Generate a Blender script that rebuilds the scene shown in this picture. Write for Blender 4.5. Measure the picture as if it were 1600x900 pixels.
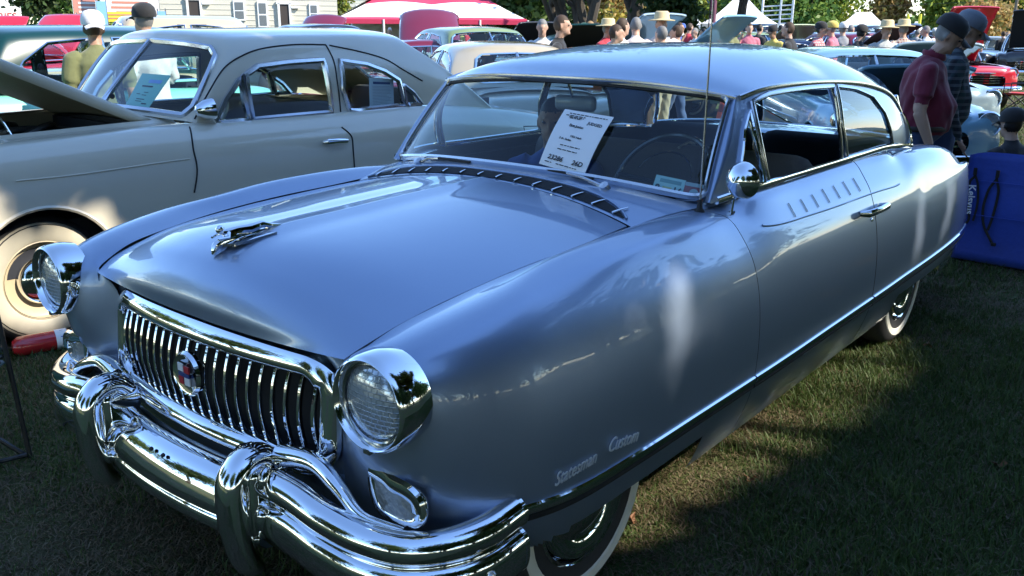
import bpy, bmesh, math, random
import numpy as np
from mathutils import Vector, Matrix, Euler
for o in list(bpy.data.objects): bpy.data.objects.remove(o)
SC = bpy.context.scene
COL = SC.collection
rng = np.random.default_rng(7)
random.seed(7)
rad = math.radians
# ------------------------------------------------------------------ camera
CAM = np.array([2.1274, -1.9088, 1.644]); YAW, PITCH, ROLL, FPX = .6828, .2888, .0071, 1393.1
cF = np.array([-math.sin(YAW)*math.cos(PITCH), math.cos(YAW)*math.cos(PITCH), -math.sin(PITCH)])
_r0 = np.array([math.cos(YAW), math.sin(YAW), 0.]); _u0 = np.cross(_r0, cF)
cR = _r0*math.cos(ROLL)+_u0*math.sin(ROLL); cU = -_r0*math.sin(ROLL)+_u0*math.cos(ROLL)
cd = bpy.data.cameras.new('camera'); cam = bpy.data.objects.new('camera', cd); COL.objects.link(cam)
cd.sensor_width = 36; cd.lens = 36*FPX/1600; cd.clip_start = .05; cd.clip_end = 3000
M = Matrix(((cR[0], cU[0], -cF[0], CAM[0]), (cR[1], cU[1], -cF[1], CAM[1]), (cR[2], cU[2], -cF[2], CAM[2]), (0, 0, 0, 1)))
cam.matrix_world = M
SC.camera = cam
# ------------------------------------------------------------------ light
SUN_AZ = rad(20)           # direction to the sun measured from +X towards +Y
SUN_EL = rad(40)
w = bpy.data.worlds.new('World'); SC.world = w; w.use_nodes = True
nt = w.node_tree; nt.nodes.clear()
sky = nt.nodes.new('ShaderNodeTexSky'); sky.sky_type = 'NISHITA'; sky.sun_disc = False
sky.sun_elevation = SUN_EL; sky.sun_rotation = math.pi/2-SUN_AZ
sky.air_density = 1.0; sky.dust_density = 0.; sky.ozone_density = 5.0
bg = nt.nodes.new('ShaderNodeBackground'); bg.inputs[1].default_value = .15
wo = nt.nodes.new('ShaderNodeOutputWorld')
nt.links.new(sky.outputs[0], bg.inputs[0]); nt.links.new(bg.outputs[0], wo.inputs[0])
sd = bpy.data.lights.new('sun', 'SUN'); sd.energy = 3.3; sd.angle = rad(.5); sd.color = (1, .93, .80)
sun = bpy.data.objects.new('sun', sd); COL.objects.link(sun)
SUNV = np.array([math.cos(SUN_AZ)*math.cos(SUN_EL), math.sin(SUN_AZ)*math.cos(SUN_EL), math.sin(SUN_EL)])
sun.rotation_euler = Vector(SUNV).to_track_quat('Z', 'Y').to_euler()
sun.location = (20, 0, 20)
SC.view_settings.view_transform = 'Standard'; SC.view_settings.look = 'None'
SC.view_settings.exposure = 1.45; SC.view_settings.gamma = 1
SC.render.engine = 'CYCLES'
SC.cycles.max_bounces = 10; SC.cycles.transparent_max_bounces = 24; SC.cycles.glossy_bounces = 6
SC.cycles.caustics_reflective = False; SC.cycles.caustics_refractive = False
SC.cycles.sample_clamp_indirect = 6
# ------------------------------------------------------------------ terrain height and pixel helpers
def gz(x, y):
    d = math.hypot(x, y-1)
    return -0.011*max(0, min(d, 70)-9)
def ray(px, py): return cF+cR*(px-800)/FPX-cU*(py-450)/FPX
def at(px, py, ax, v):
    d = ray(px, py); i = 'xyz'.index(ax); return CAM+d*(v-CAM[i])/d[i]
def atd(px, py, depth): return CAM+ray(px, py)*depth
def atg(px, py):
    d = ray(px, py); t = .5
    while t < 400:
        p = CAM+d*t
        if p[2] <= gz(p[0], p[1]): return p
        t += .02
    return p
def gd(px, depth):           # ground point under pixel column px at the given depth
    d = ray(px, 300)*depth; p = CAM+d; return np.array([p[0], p[1], gz(p[0], p[1])])
# ------------------------------------------------------------------ materials
MATS = {}
def node_mat(name):
    m = bpy.data.materials.new(name); m.use_nodes = True; n = m.node_tree; n.nodes.clear()
    out = n.nodes.new('ShaderNodeOutputMaterial'); b = n.nodes.new('ShaderNodeBsdfPrincipled')
    n.links.new(b.outputs[0], out.inputs[0]); MATS[name] = m
    return m, n, b, out
def mat(name, col, rough=.5, metal=0., coat=0., var=.12, scale=30., bump=0., spec=.5, sheen=0., trans=0.):
    if name in MATS: return MATS[name]
    m, n, b, out = node_mat(name)
    b.inputs['Roughness'].default_value = rough; b.inputs['Metallic'].default_value = metal
    b.inputs['Coat Weight'].default_value = coat; b.inputs['Coat Roughness'].default_value = .03
    b.inputs['Specular IOR Level'].default_value = spec; b.inputs['Sheen Weight'].default_value = sheen
    b.inputs['Transmission Weight'].default_value = trans
    tc = n.nodes.new('ShaderNodeTexCoord'); nz = n.nodes.new('ShaderNodeTexNoise'); nz.inputs['Scale'].default_value = scale; nz.inputs['Detail'].default_value = 4
    n.links.new(tc.outputs['Object'], nz.inputs['Vector'])
    mx = n.nodes.new('ShaderNodeMix'); mx.data_type = 'RGBA'
    mx.inputs[6].default_value = tuple(c*(1-var) for c in col)+(1,); mx.inputs[7].default_value = tuple(min(1, c*(1+var)) for c in col)+(1,)
    n.links.new(nz.outputs[0], mx.inputs[0]); n.links.new(mx.outputs[2], b.inputs['Base Color'])
    if bump:
        bp = n.nodes.new('ShaderNodeBump'); bp.inputs['Strength'].default_value = bump; bp.inputs['Distance'].default_value = .01
        n.links.new(nz.outputs[0], bp.inputs['Height']); n.links.new(bp.outputs[0], b.inputs['Normal'])
    return m
def paint(name, col, metal=0., rough=.3, coat=1.):
    if name in MATS: return MATS[name]
    m, n, b, out = node_mat(name)
    b.inputs['Metallic'].default_value = metal; b.inputs['Roughness'].default_value = rough
    b.inputs['Coat Weight'].default_value = coat; b.inputs['Coat Roughness'].default_value = .025
    tc = n.nodes.new('ShaderNodeTexCoord')
    nz = n.nodes.new('ShaderNodeTexNoise'); nz.inputs['Scale'].default_value = 900 if metal else 3; nz.inputs['Detail'].default_value = 2
    n.links.new(tc.outputs['Object'], nz.inputs['Vector'])
    mx = n.nodes.new('ShaderNodeMix'); mx.data_type = 'RGBA'; k = .10 if metal else .05
    mx.inputs[6].default_value = tuple(c*(1-k) for c in col)+(1,); mx.inputs[7].default_value = tuple(min(1, c*(1+k)) for c in col)+(1,)
    n.links.new(nz.outputs[0], mx.inputs[0]); n.links.new(mx.outputs[2], b.inputs['Base Color'])
    # faint dust and polishing marks in the gloss
    n2 = n.nodes.new('ShaderNodeTexNoise'); n2.inputs['Scale'].default_value = 5; n2.inputs['Detail'].default_value = 6
    n.links.new(tc.outputs['Object'], n2.inputs['Vector'])
    mr = n.nodes.new('ShaderNodeMapRange'); mr.inputs[1].default_value = .35; mr.inputs[2].default_value = .75
    mr.inputs[3].default_value = .008; mr.inputs[4].default_value = .035
    n.links.new(n2.outputs[0], mr.inputs[0]); n.links.new(mr.outputs[0], b.inputs['Coat Roughness'])
    return m
def glass(name, tint=(.80, .90, .91), refl=1.0):
    if name in MATS: return MATS[name]
    m = bpy.data.materials.new(name); m.use_nodes = True; n = m.node_tree; n.nodes.clear(); MATS[name] = m
    out = n.nodes.new('ShaderNodeOutputMaterial'); tr = n.nodes.new('ShaderNodeBsdfTransparent'); tr.inputs[0].default_value = tint+(1,)
    gl = n.nodes.new('ShaderNodeBsdfGlossy'); gl.inputs['Roughness'].default_value = .01; gl.inputs['Color'].default_value = (refl, refl, refl, 1)
    fr = n.nodes.new('ShaderNodeLayerWeight'); pw = n.nodes.new('ShaderNodeMath'); pw.operation = 'POWER'; pw.inputs[1].default_value = 4.2; n.links.new(fr.outputs['Facing'], pw.inputs[0])
    ml = n.nodes.new('ShaderNodeMath'); ml.operation = 'MULTIPLY_ADD'; ml.inputs[1].default_value = .9; ml.inputs[2].default_value = .045; ml.use_clamp = True
    n.links.new(pw.outputs[0], ml.inputs[0])
    mx = n.nodes.new('ShaderNodeMixShader'); n.links.new(ml.outputs[0], mx.inputs[0]); n.links.new(tr.outputs[0], mx.inputs[1]); n.links.new(gl.outputs[0], mx.inputs[2])
    n.links.new(mx.outputs[0], out.inputs[0]); return m
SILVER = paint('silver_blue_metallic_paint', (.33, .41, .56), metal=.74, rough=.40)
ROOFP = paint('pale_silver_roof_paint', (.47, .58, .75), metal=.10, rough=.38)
CHROME = mat('chrome', (.86, .87, .89), rough=.035, metal=1, var=.02, scale=8)
DULLCH = mat('dull_chrome', (.62, .63, .66), rough=.22, metal=1, var=.1, scale=40)
RUBBER = mat('black_rubber', (.022, .022, .024), rough=.7, var=.25, scale=60, bump=.1)
WWALL = mat('whitewall_rubber', (.74, .71, .62), rough=.6, var=.06, scale=12)
BLACK = mat('flat_black', (.012, .012, .013), rough=.8)
DARKIN = mat('dark_trim', (.02, .022, .03), rough=.75, var=.25)
GLASS = glass('window_glass')
# ------------------------------------------------------------------ mesh helpers
class MB:
    def __init__(s): s.v = []; s.f = []; s.m = []
    def add(s, V, Fc, mi=0):
        b = len(s.v); s.v += [tuple(float(c) for c in p) for p in V]; s.f += [tuple(int(i)+b for i in f) for f in Fc]; s.m += [mi]*len(Fc); return s
    def box(s, c, size, rot=None, mi=0):
        x, y, z = [d/2 for d in size]
        V = np.array([(sx*x, sy*y, sz*z) for sx in (-1, 1) for sy in (-1, 1) for sz in (-1, 1)])
        if rot is not None: V = V@np.array(Euler(rot).to_matrix()).T
        return s.add(V+np.array(c), [(0, 1, 3, 2), (4, 6, 7, 5), (0, 4, 5, 1), (2, 3, 7, 6), (0, 2, 6, 4), (1, 5, 7, 3)], mi)
    def tube(s, path, r, n=8, caps=True, closed=False, mi=0, flat=None, up=None):
        P = np.array(path, float); k = len(P); r = np.broadcast_to(np.array(r, float), (k,)) if np.ndim(r) < 2 else np.array(r)
        T = np.empty_like(P)
        for i in range(k):
            a = P[(i-1) % k] if (closed or i) else P[0]; b = P[(i+1) % k] if (closed or i < k-1) else P[-1]
            t = b-a; T[i] = t/(np.linalg.norm(t)+1e-12)
        u = np.array(up, float) if up is not None else (np.array([0, 0, 1.]) if abs(T[0][2]) < .9 else np.array([1., 0, 0]))
        V = []
        for i in range(k):
            if up is not None: u = np.array(up, float)
            u = u-T[i]*(u@T[i]); u /= np.linalg.norm(u)+1e-12; w_ = np.cross(T[i], u)
            ra, rb = (r[i], r[i]) if np.ndim(r[i]) == 0 else r[i]
            if flat: rb = ra*flat
            for j in range(n):
                a = 2*math.pi*j/n; V.append(P[i]+u*math.cos(a)*ra+w_*math.sin(a)*rb)
        Fc = []
        for i in range(k if closed else k-1):
            for j in range(n):
                a = i*n+j; b = i*n+(j+1) % n; c_ = ((i+1) % k)*n+(j+1) % n; d = ((i+1) % k)*n+j; Fc.append((a, b, c_, d))
        if caps and not closed: Fc += [tuple(range(n))[::-1], tuple(range((k-1)*n, k*n))]
        return s.add(V, Fc, mi)
    def lathe(s, prof, n=32, origin=(0, 0, 0), axis=(0, 0, 1), mi=0, sx=1., sy=1., mis=None):
        q = np.array(Vector((0, 0, 1)).rotation_difference(Vector(axis)).to_matrix()); V = []
        for (r, h) in prof:
            for j in range(n):
                a = 2*math.pi*j/n; V.append(q@np.array([r*math.cos(a)*sx, r*math.sin(a)*sy, h])+np.array(origin))
        Fc = []; b0 = len(s.f)
        for i in range(len(prof)-1):
            for j in range(n): Fc.append((i*n+j, i*n+(j+1) % n, (i+1)*n+(j+1) % n, (i+1)*n+j))
        s.add(V, Fc, mi)
        if mis:
            for i in range(len(prof)-1):
                for j in range(n): s.m[b0+i*n+j] = mis[i]
        return s
    def ext(s, poly, vec, mi=0):        # prism from a 3D polygon
        A = np.array(poly, float); n = len(A); V = np.vstack([A, A+np.array(vec)])
        return s.add(V, [tuple(range(n))[::-1], tuple(range(n, 2*n))]+[(i, (i+1) % n, n+(i+1) % n, n+i) for i in range(n)], mi)
    def ball(s, c, r, n=12, mi=0, rot=None):
        r = np.broadcast_to(np.array(r, float), (3,)); V = []; Fc = []; m = n//2
        for i in range(m+1):
            t = math.pi*i/m
            for j in range(n):
                a = 2*math.pi*j/n; V.append((r[0]*math.sin(t)*math.cos(a), r[1]*math.sin(t)*math.sin(a), r[2]*math.cos(t)))
        V = np.array(V)
        if rot is not None: V = V@np.array(Euler(rot).to_matrix()).T
        for i in range(m):
            for j in range(n): Fc.append((i*n+j, (i+1)*n+j, (i+1)*n+(j+1) % n, i*n+(j+1) % n))
        return s.add(V+np.array(c), Fc, mi)
    def xf(s, R=None, t=(0, 0, 0)):
        V = np.array(s.v)
        if R is not None: V = V@np.array(R).T
        s.v = [tuple(p) for p in V+np.array(t)]; return s
    def build(s, name, mats, parent=None, smooth=True, angle=40, loc=None, merge=0):
        me = bpy.data.meshes.new(name); me.from_pydata(s.v, [], s.f)
        mats = mats if isinstance(mats, (list, tuple)) else [mats]
        for m_ in mats: me.materials.append(m_)
        if len(mats) > 1: me.polygons.foreach_set('material_index', s.m)
        fin(me, smooth, angle, merge)
        o = bpy.data.objects.new(name, me); COL.objects.link(o)
        if parent is not None: o.parent = parent
        if loc is not None: o.location = loc
        return o
def fin(me, smooth=True, angle=40, merge=0):
    bm = bmesh.new(); bm.from_mesh(me)
    bmesh.ops.remove_doubles(bm, verts=bm.verts, dist=merge or 1e-6)
    bmesh.ops.recalc_face_normals(bm, faces=bm.faces)
    for f in bm.faces: f.smooth = smooth
    if smooth:
        ca = rad(angle)
        for e in bm.edges:
            if len(e.link_faces) == 2 and e.calc_face_angle(0) > ca: e.smooth = False
    bm.to_mesh(me); bm.free(); me.update()
def thing(name, label, cat, loc=(0, 0, 0), rz=0., group=None):
    o = bpy.data.objects.new(name, None); COL.objects.link(o); o.location = [float(c) for c in loc]; o.rotation_euler = (0, 0, rz)
    o.empty_display_size = .2
    return tag(o, label, cat, group)
def tag(o, label, cat, group=None):
    o['label'] = label; o['category'] = cat
    if group: o['group'] = group
    return o
def kind(o, k): o['kind'] = k; return o
def dup(root, loc=None, rz=None, label=None, group=None):
    def cp(o, par):
        c_ = o.copy(); COL.objects.link(c_); c_.parent = par
        for ch in o.children: cp(ch, c_)
        return c_
    r = cp(root, root.parent)
    if loc is not None: r.location = [float(c) for c in loc]
    if rz is not None: r.rotation_euler = (0, 0, rz)
    if label: r['label'] = label
    if group: r['group'] = group
    return r
# smooth surface through a grid of control points
def cr(P, s):
    P = np.asarray(P, float); n = len(P); s = np.clip(np.asarray(s, float), 0, n-1-1e-9)
    i = np.floor(s).astype(int); t = (s-i).reshape(-1, *([1]*(P.ndim-1)))
    g = lambda k: P[np.clip(k, 0, n-1)]
    p0, p1, p2, p3 = g(i-1), g(i), g(i+1), g(i+2)
    e0 = (i == 0).reshape(t.shape); e1 = (i >= n-2).reshape(t.shape)
    p0 = np.where(e0, 2*p1-p2, p0); p3 = np.where(e1, 2*p2-p1, p3)
    return .5*((2*p1)+(-p0+p2)*t+(2*p0-5*p1+4*p2-p3)*t**2+(-p0+3*p1-3*p2+p3)*t**3)
class Surf:
    def __init__(s, G): s.G = np.asarray(G, float); s.nu, s.nv = s.G.shape[:2]
    def grid(s, us, vs):
        A = cr(s.G, us)                        # (len(us), nv, 3)
        return np.stack([cr(A[i], vs) for i in range(len(A))])
    def pts(s, uv): return np.array([cr(cr(s.G, [u])[0], [v])[0] for u, v in uv])
    def u_at(s, axis, val, v):                 # u where coordinate axis equals val at row v
        us = np.linspace(0, s.nu-1, 400); q = cr(cr(s.G, us).transpose(1, 0, 2), [v])[0][:, axis]
        k = int(np.argmin(abs(q-val))); return us[k]
    def v_at(s, axis, val, u):
        vs = np.linspace(0, s.nv-1, 300); q = cr(cr(s.G, [u])[0], vs)[:, axis]; return vs[int(np.argmin(abs(q-val)))]
def gridmesh(mb, P, mask=None, sx=1, mi=0):
    nu, nv = P.shape[:2]; V = P.reshape(-1, 3)*np.array([sx, 1, 1]); Fc = []
    for i in range(nu-1):
        for j in range(nv-1):
            if mask is None or mask(P[i:i+2, j:j+2].reshape(-1, 3).mean(0), i, j): Fc.append((i*nv+j, (i+1)*nv+j, (i+1)*nv+j+1, i*nv+j+1))
    mb.add(V, Fc, mi); return mb
def drop_loose(o):
    bm = bmesh.new(); bm.from_mesh(o.data); bmesh.ops.delete(bm, geom=[v for v in bm.verts if not v.link_faces], context='VERTS'); bm.to_mesh(o.data); bm.free()
def inpoly(p, poly):
    x, y = p; c_ = False; n = len(poly); j = n-1
    for i in range(n):
        xi, yi = poly[i]; xj, yj = poly[j]
        if (yi > y) != (yj > y) and x < (xj-xi)*(y-yi)/(yj-yi)+xi: c_ = not c_
        j = i
    return c_
def smooth_poly(pts, n=6, closed=True):
    P = np.array(pts, float); k = len(P); out = []
    for i in range(k if closed else k-1):
        g = lambda q: P[q % k] if closed else P[min(max(q, 0), k-1)]
        p0, p1, p2, p3 = g(i-1), g(i), g(i+1), g(i+2)
        for t in np.arange(n)/n:
            out.append(.5*(2*p1+(p2-p0)*t+(2*p0-5*p1+4*p2-p3)*t*t+(3*p1-p0-3*p2+p3)*t**3))
    if not closed: out.append(P[-1])
    return np.array(out)
def text_mesh(txt, size, depth=.002, shear=0., align='CENTER', bold=0.):
    cu = bpy.data.curves.new('t', 'FONT'); cu.body = txt; cu.size = size; cu.extrude = depth; cu.shear = shear; cu.align_x = align; cu.align_y = 'CENTER'; cu.offset = bold
    cu.resolution_u = 3
    o = bpy.data.objects.new('t', cu); COL.objects.link(o)
    dg = bpy.context.evaluated_depsgraph_get(); me = bpy.data.meshes.new_from_object(o.evaluated_get(dg))
    bpy.data.objects.remove(o); bpy.data.curves.remove(cu); return me
def text_obj(name, txt, size, m, parent, loc, X, Y, depth=.002, shear=0., align='CENTER', bold=0.):
    me = text_mesh(txt, size, depth, shear, align, bold); me.materials.clear(); me.materials.append(m)
    o = bpy.data.objects.new(name, me); COL.objects.link(o); o.parent = parent
    X = Vector([float(c) for c in X]).normalized(); Y = Vector([float(c) for c in Y]); Y = (Y-X*Y.dot(X)).normalized(); Z = X.cross(Y)
    o.matrix_local = Matrix(((X[0], Y[0], Z[0], loc[0]), (X[1], Y[1], Z[1], loc[1]), (X[2], Y[2], Z[2], loc[2]), (0, 0, 0, 1)))
    return o
# ================================================================== helpers for cars
def pj(P):
    d = np.asarray(P, float)-CAM; wv = d@cF; return np.stack([800+FPX*(d@cR)/wv, 450-FPX*(d@cU)/wv, wv], -1)
def uvpx(surf, pts, sx=1, off=(0, 0, 0), vr=None):   # surface coordinates seen at photo pixels
    us = np.linspace(0, surf.nu-1, 240); vs = np.linspace(*(vr or (0, surf.nv-1)), 140)
    G = surf.grid(us, vs)*np.array([sx, 1, 1])+np.array(off); Q = pj(G); out = []
    for (px, py) in pts:
        e = (Q[..., 0]-px)**2+(Q[..., 1]-py)**2
        e = e+(Q[..., 2]-Q[..., 2].min())*.5
        k = np.unravel_index(np.argmin(e), e.shape); out.append((us[k[0]], vs[k[1]]))
    return out
def rbox(mb, c, size, r=.02, seg=3, rot=None, mi=0):
    bm = bmesh.new(); bmesh.ops.create_cube(bm, size=1)
    for v in bm.verts: v.co = Vector((v.co.x*size[0], v.co.y*size[1], v.co.z*size[2]))
    bmesh.ops.bevel(bm, geom=bm.edges[:], offset=r, segments=seg, affect='EDGES', profile=.5)
    V = np.array([v.co for v in bm.verts]); bm.verts.index_update(); Fc = [tuple(v.index for v in f.verts) for f in bm.faces]; bm.free()
    if rot is not None: V = V@np.array(Euler(rot).to_matrix()).T
    return mb.add(V+np.array(c), Fc, mi)
def wheel(parent, c, side, R=.345, cap=CHROME, rim=None, ww=True, width=.17, steer=0., capstyle=0, wwr=None):
    """wheel > tyre tread, whitewall, rim, hubcap; axis along local X, outer face towards side"""
    h = width/2; ax = (side*math.cos(steer), math.sin(steer)*side, 0)
    prof = [(.195, -h*.85), (.24, -h), (R-.05, -h), (R-.012, -h*.72), (R, -h*.35), (R, h*.35), (R-.012, h*.72), (R-.045, h*.98), (R-.06, h), (.20, h*.9)]
    wl = MB().lathe(prof, 40, (0, 0, 0), ax).build('wheel', RUBBER, parent, loc=c)
    if ww: MB().lathe([(R-.050, h-.002), (R-.055, h+.003), (R-.085, h+.004), (R-.09, h-.002)] if not wwr else [(R-.028, h*.80), (R-.035, h*.92), (R-.06, h+.004), (.225, h+.004), (.203, h*.9)], 40, (0, 0, 0), ax).build('whitewall', mat('cream_wall_rubber', (.52, .47, .36), rough=.6, var=.06, scale=12) if wwr else WWALL, wl)
    MB().lathe([(.212, h*.92), (.205, h*.98), (.195, h*.6), (.17, h*.45), (.10, h*.42), (.03, h*.42)], 40, (0, 0, 0), ax).build('rim', rim or cap, wl)
    if capstyle == 0: cp = [(.192, h*.82), (.185, h*1.02), (.15, h*.98), (.135, h*.86), (.12, h*.9), (.10, h*1.1), (.06, h*1.28), (.0005, h*1.33)]
    else: cp = [(.128, h*.5), (.128, h*.72), (.118, h*.86), (.112, h*.82), (.10, h*.95), (.06, h*1.18), (.0005, h*1.25)]
    MB().lathe(cp, 36, (0, 0, 0), ax).build('hubcap', cap, wl)
    return wl
FAB_TAN = mat('taupe_seat_cloth', (.17, .14, .12), rough=.9, var=.2, scale=200, bump=.2)
FAB_NAVY = mat('navy_seat_cloth', (.02, .027, .05), rough=.9, var=.3, scale=200, bump=.2)
# ================================================================== NASH-LIKE silver hardtop (car frame = world frame, front axle at the origin)
car = thing('hardtop_car', 'silver blue metallic two door hardtop with toothy chrome grille and pale roof', 'car')
def col(xs, ys, zs): return [(x, y, z) for x, y, z in zip(xs, ys, zs)]
FC = []
FC.append(col([.53]*9+[.535, .545, .56, .575, .592], [-.56, -.575, -.59, -.60, -.607, -.61, -.607, -.60, -.60, -.603, -.61, -.62, -.63, -.638],
              [.40, .42, .46, .50, .54, .60, .66, .72, .77, .81, .84, .862, .876, .888]))
FC.append(col([.645]*9+[.643, .640, .635, .628, .612], [-.57, -.585, -.608, -.624, -.638, -.654, -.670, -.682, -.682, -.674, -.658, -.638, -.618, -.596],
              [.385, .41, .455, .50, .54, .60, .67, .74, .80, .85, .885, .905, .913, .908]))
FC.append(col([.765, .765, .77, .77, .77, .77, .77, .77, .768, .765, .755, .735, .70, .632], [-.53, -.545, -.578, -.604, -.622, -.642, -.664, -.678, -.680, -.670, -.642, -.596, -.548, -.495],
              [.38, .40, .45, .495, .54, .60, .67, .75, .82, .875, .915, .940, .950, .945]))
FC.append(col([.86, .865, .875, .88, .883, .883, .88, .875, .868, .855, .83, .79, .735, .643], [-.45, -.465, -.50, -.527, -.545, -.562, -.577, -.583, -.579, -.562, -.524, -.473, -.423, -.36],
              [.375, .39, .44, .49, .535, .60, .68, .76, .83, .89, .94, .968, .978, .968]))
FC.append(col([.92, .93, .945, .952, .955, .955, .95, .94, .925, .90, .865, .82, .755, .652], [-.34, -.35, -.37, -.385, -.392, -.395, -.392, -.385, -.37, -.35, -.32, -.285, -.25, -.20],
              [.37, .385, .435, .485, .53, .60, .69, .775, .85, .915, .962, .995, 1.005, .988]))
def side(y, w, crest, gap, kind='f', gy=None):
    gy = y if gy is None else gy
    low = [(.075, .255), (.055, .295), (.022, .385), (.003, .46), (0, .515), (0, .60), (.006, .70), (.020, .795)]
    if kind == 'f': up = [(.046, .885), (.085, .955), (.135, crest-.028), (.19, crest-.006), (.245, crest)]
    elif kind == 'd': up = [(.040, .88), (.062, .935), (.082, .972), (.118, 1.02), (.148, 1.055)]
    else: up = [(.040, .87), (.072, crest-.085), (.115, crest-.035), (.165, crest-.008), (.225, crest)]
    L = []
    n = len(low)+len(up)
    for k, (d, z) in enumerate(low+up): L.append((w-d, y+(gy-y)*max(0, (k-6))/(n-6), z))
    L.append((gap[0], gy, gap[1])); return L
FC.append(side(-.20, .975, 1.030, (.658, 1.002), 'f', -.03))
FC.append(side(.08, .985, 1.048, (.662, 1.012), 'f', .16))
FC.append(side(.38, .987, 1.055, (.660, 1.020), 'f', .40))
FC.append(side(.62, .988, 1.052, (.675, 1.030), 'f', .62))
FC.append(side(.80, .988, 1.045, (.745, 1.052), 'f', .80))
FC.append(side(1.02, .988, 0, (.803, 1.078), 'd'))
for y in (1.4, 1.8, 2.2): FC.append(side(y, .987, 0, (.803, 1.080), 'd'))
FC.append(side(2.5, .985, 0, (.80, 1.068), 'd'))
FC.append(side(2.72, .985, 1.050, (.775, 1.055), 'r'))
FC.append(side(2.95, .984, 1.042, (.70, 1.035), 'r'))
FC.append(side(3.3, .976, 1.022, (.66, 1.010), 'r'))
FC.append(side(3.65, .955, .985, (.63, .97), 'r'))
FC.append(side(3.92, .915, .935, (.60, .92), 'r'))
def scale_col(c0, cx, dy, kx, kz):
    return [(x*kx if x > 0 else x, y+dy*(1-.5*abs((z-.6)/.5)), .6+(z-.6)*kz) for x, y, z in c0]
FC.append([(x*.93, 4.05-.10*((z-.6)/.4)**2, .6+(z-.6)*.92) for x, y, z in FC[-1]])
FC.append([(x*.80, 4.13-.10*((z-.6)/.4)**2, .6+(z-.6)*.85) for x, y, z in FC[-2]])
FC.append([(x*.35, 4.17-.10*((z-.6)/.4)**2, .6+(z-.6)*.80) for x, y, z in FC[-3]])
FC.append([(0, 4.18-.10*((z-.6)/.4)**2, .6+(z-.6)*.80) for x, y, z in FC[-4]])
BODY = Surf(FC)
def ub(y, v=4): return BODY.u_at(1, y, v)
# pixel lines of the door gaps
gapF = uvpx(BODY, [(1142, 338), (1178, 392), (1172, 470), (1163, 570), (1166, 640)])
gapR = uvpx(BODY, [(1372, 300), (1374, 350), (1362, 420), (1350, 470), (1357, 485)])
uF0, uR0 = ub(.80), ub(2.02)
vsn = np.concatenate([np.linspace(0, 3, 13), np.linspace(3.2, 13, 50)])
def gapu(v, base, dy0, dy1):     # door edges lean with height
    return base+(dy0+(dy1-dy0)*v/13)
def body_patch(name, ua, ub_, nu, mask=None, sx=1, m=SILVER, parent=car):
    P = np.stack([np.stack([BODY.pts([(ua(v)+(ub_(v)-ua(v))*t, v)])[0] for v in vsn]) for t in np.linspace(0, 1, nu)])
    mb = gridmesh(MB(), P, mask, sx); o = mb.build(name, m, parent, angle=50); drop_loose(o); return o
GAP = .010
fF = lambda v: uF0+.12*math.sin(min(1, max(0, (v-3)/9))*math.pi)-.25*max(0, (v-10.5)/2.5)
fR = lambda v: uR0+.04*(v-3)/6+.10*max(0, (v-8)/5)
arch = lambda p, i, j: not ((p[1] < .50 and p[2] < .375+.012*max(0, .0-p[1])) or (2.52 < p[1] < 3.34 and p[2] < .39) )
for sx in (1, -1):
    body_patch('front_fender', lambda v: 0, lambda v: fF(v)-GAP, 70, arch, sx)
    dr = body_patch('door', lambda v: fF(v)+GAP, lambda v: fR(v)-GAP, 24, None, sx)
    if sx == 1: door = dr
    body_patch('rear_fender', lambda v: fR(v)+GAP, lambda v: BODY.nu-1, 56, arch, sx)
# dark structure behind the panel gaps, wheel wells and floor
mb = MB(); mb.box((0, 1.85, .62), (1.80, 4.0, .10)); mb.box((0, 1.75, .40), (1.74, 2.2, .26)); mb.box((0, 3.75, .52), (1.5, .6, .4)); mb.box((0, -.25, .60), (1.35, .45, .4))
for sx in (1, -1):
    for (ya, yb) in ((.6, 1.2), (1.2, 1.85), (1.85, 2.4)): mb.box((sx*.92, (ya+yb)/2, .62), (.03, yb-ya, .40))
mb.build('underbody', BLACK, car, smooth=False)
# side moulding
mb_uv = [(u, 3.55+.25*max(0, (ub(.3)-u)/8)) for u in np.linspace(ub(-.42), ub(3.95), 90)]
for sx in (1, -1):
    for (ua, ub2) in ((ub(-.43), uF0-.02), (uF0+.03, fR(3.3)-.02), (fR(3.3)+.02, ub(3.9))):
        us = np.linspace(ua, ub2, 50); P = BODY.pts([(u, 3.45+.35*np.interp(u, [ub(-.4), ub(1.2), ub(3.6)], [1, 0, .55])) for u in us])+np.array([.004, 0, 0])
        MB().tube(P*np.array([sx, 1, 1]), [(.014, .008)]*50, 8, up=(0, 0, 1)).build('side_moulding', CHROME, car)
        P2 = P-np.array([.004, 0, .026]); MB().tube(P2*np.array([sx, 1, 1]), [(.009, .005)]*50, 6, up=(0, 0, 1)).build('moulding_insert', BLACK, car)
# ------------------------------------------------------------------ hood and cowl
HR = [((.588, -.638, .884), (0, -.668, .872)), ((.602, -.604, .902), (0, -.672, .925)), ((.617, -.555, .922), (0, -.640, .985)), ((.628, -.475, .944), (0, -.575, 1.03)),
      ((.643, -.335, .970), (0, -.42, 1.066)), ((.653, -.08, .996), (0, -.10, 1.080)), ((.657, .16, 1.008), (0, .15, 1.089)), ((.653, .36, 1.016), (0, .38, 1.095)), ((.645, .50, 1.020), (0, .535, 1.098))]
ts = [0, .04, .12, .25, .4, .55, .7, .82, .92, 1]
def hood_row(g, c_, ridge=.006):
    g = np.array(g); c_ = np.array(c_); L = []
    for t in ts:
        f = t**2.2; p = c_+(g-c_)*np.array([t, t**2, f]); p[2] += ridge*(max(0, 1-t/.10)) + .010*math.exp(-((t-.80)/.10)**2)*0; L.append(p)
    return L
HOOD = Surf([hood_row(g, c_, .007 if 3 < i else .001) for i, (g, c_) in enumerate(HR)])
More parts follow.
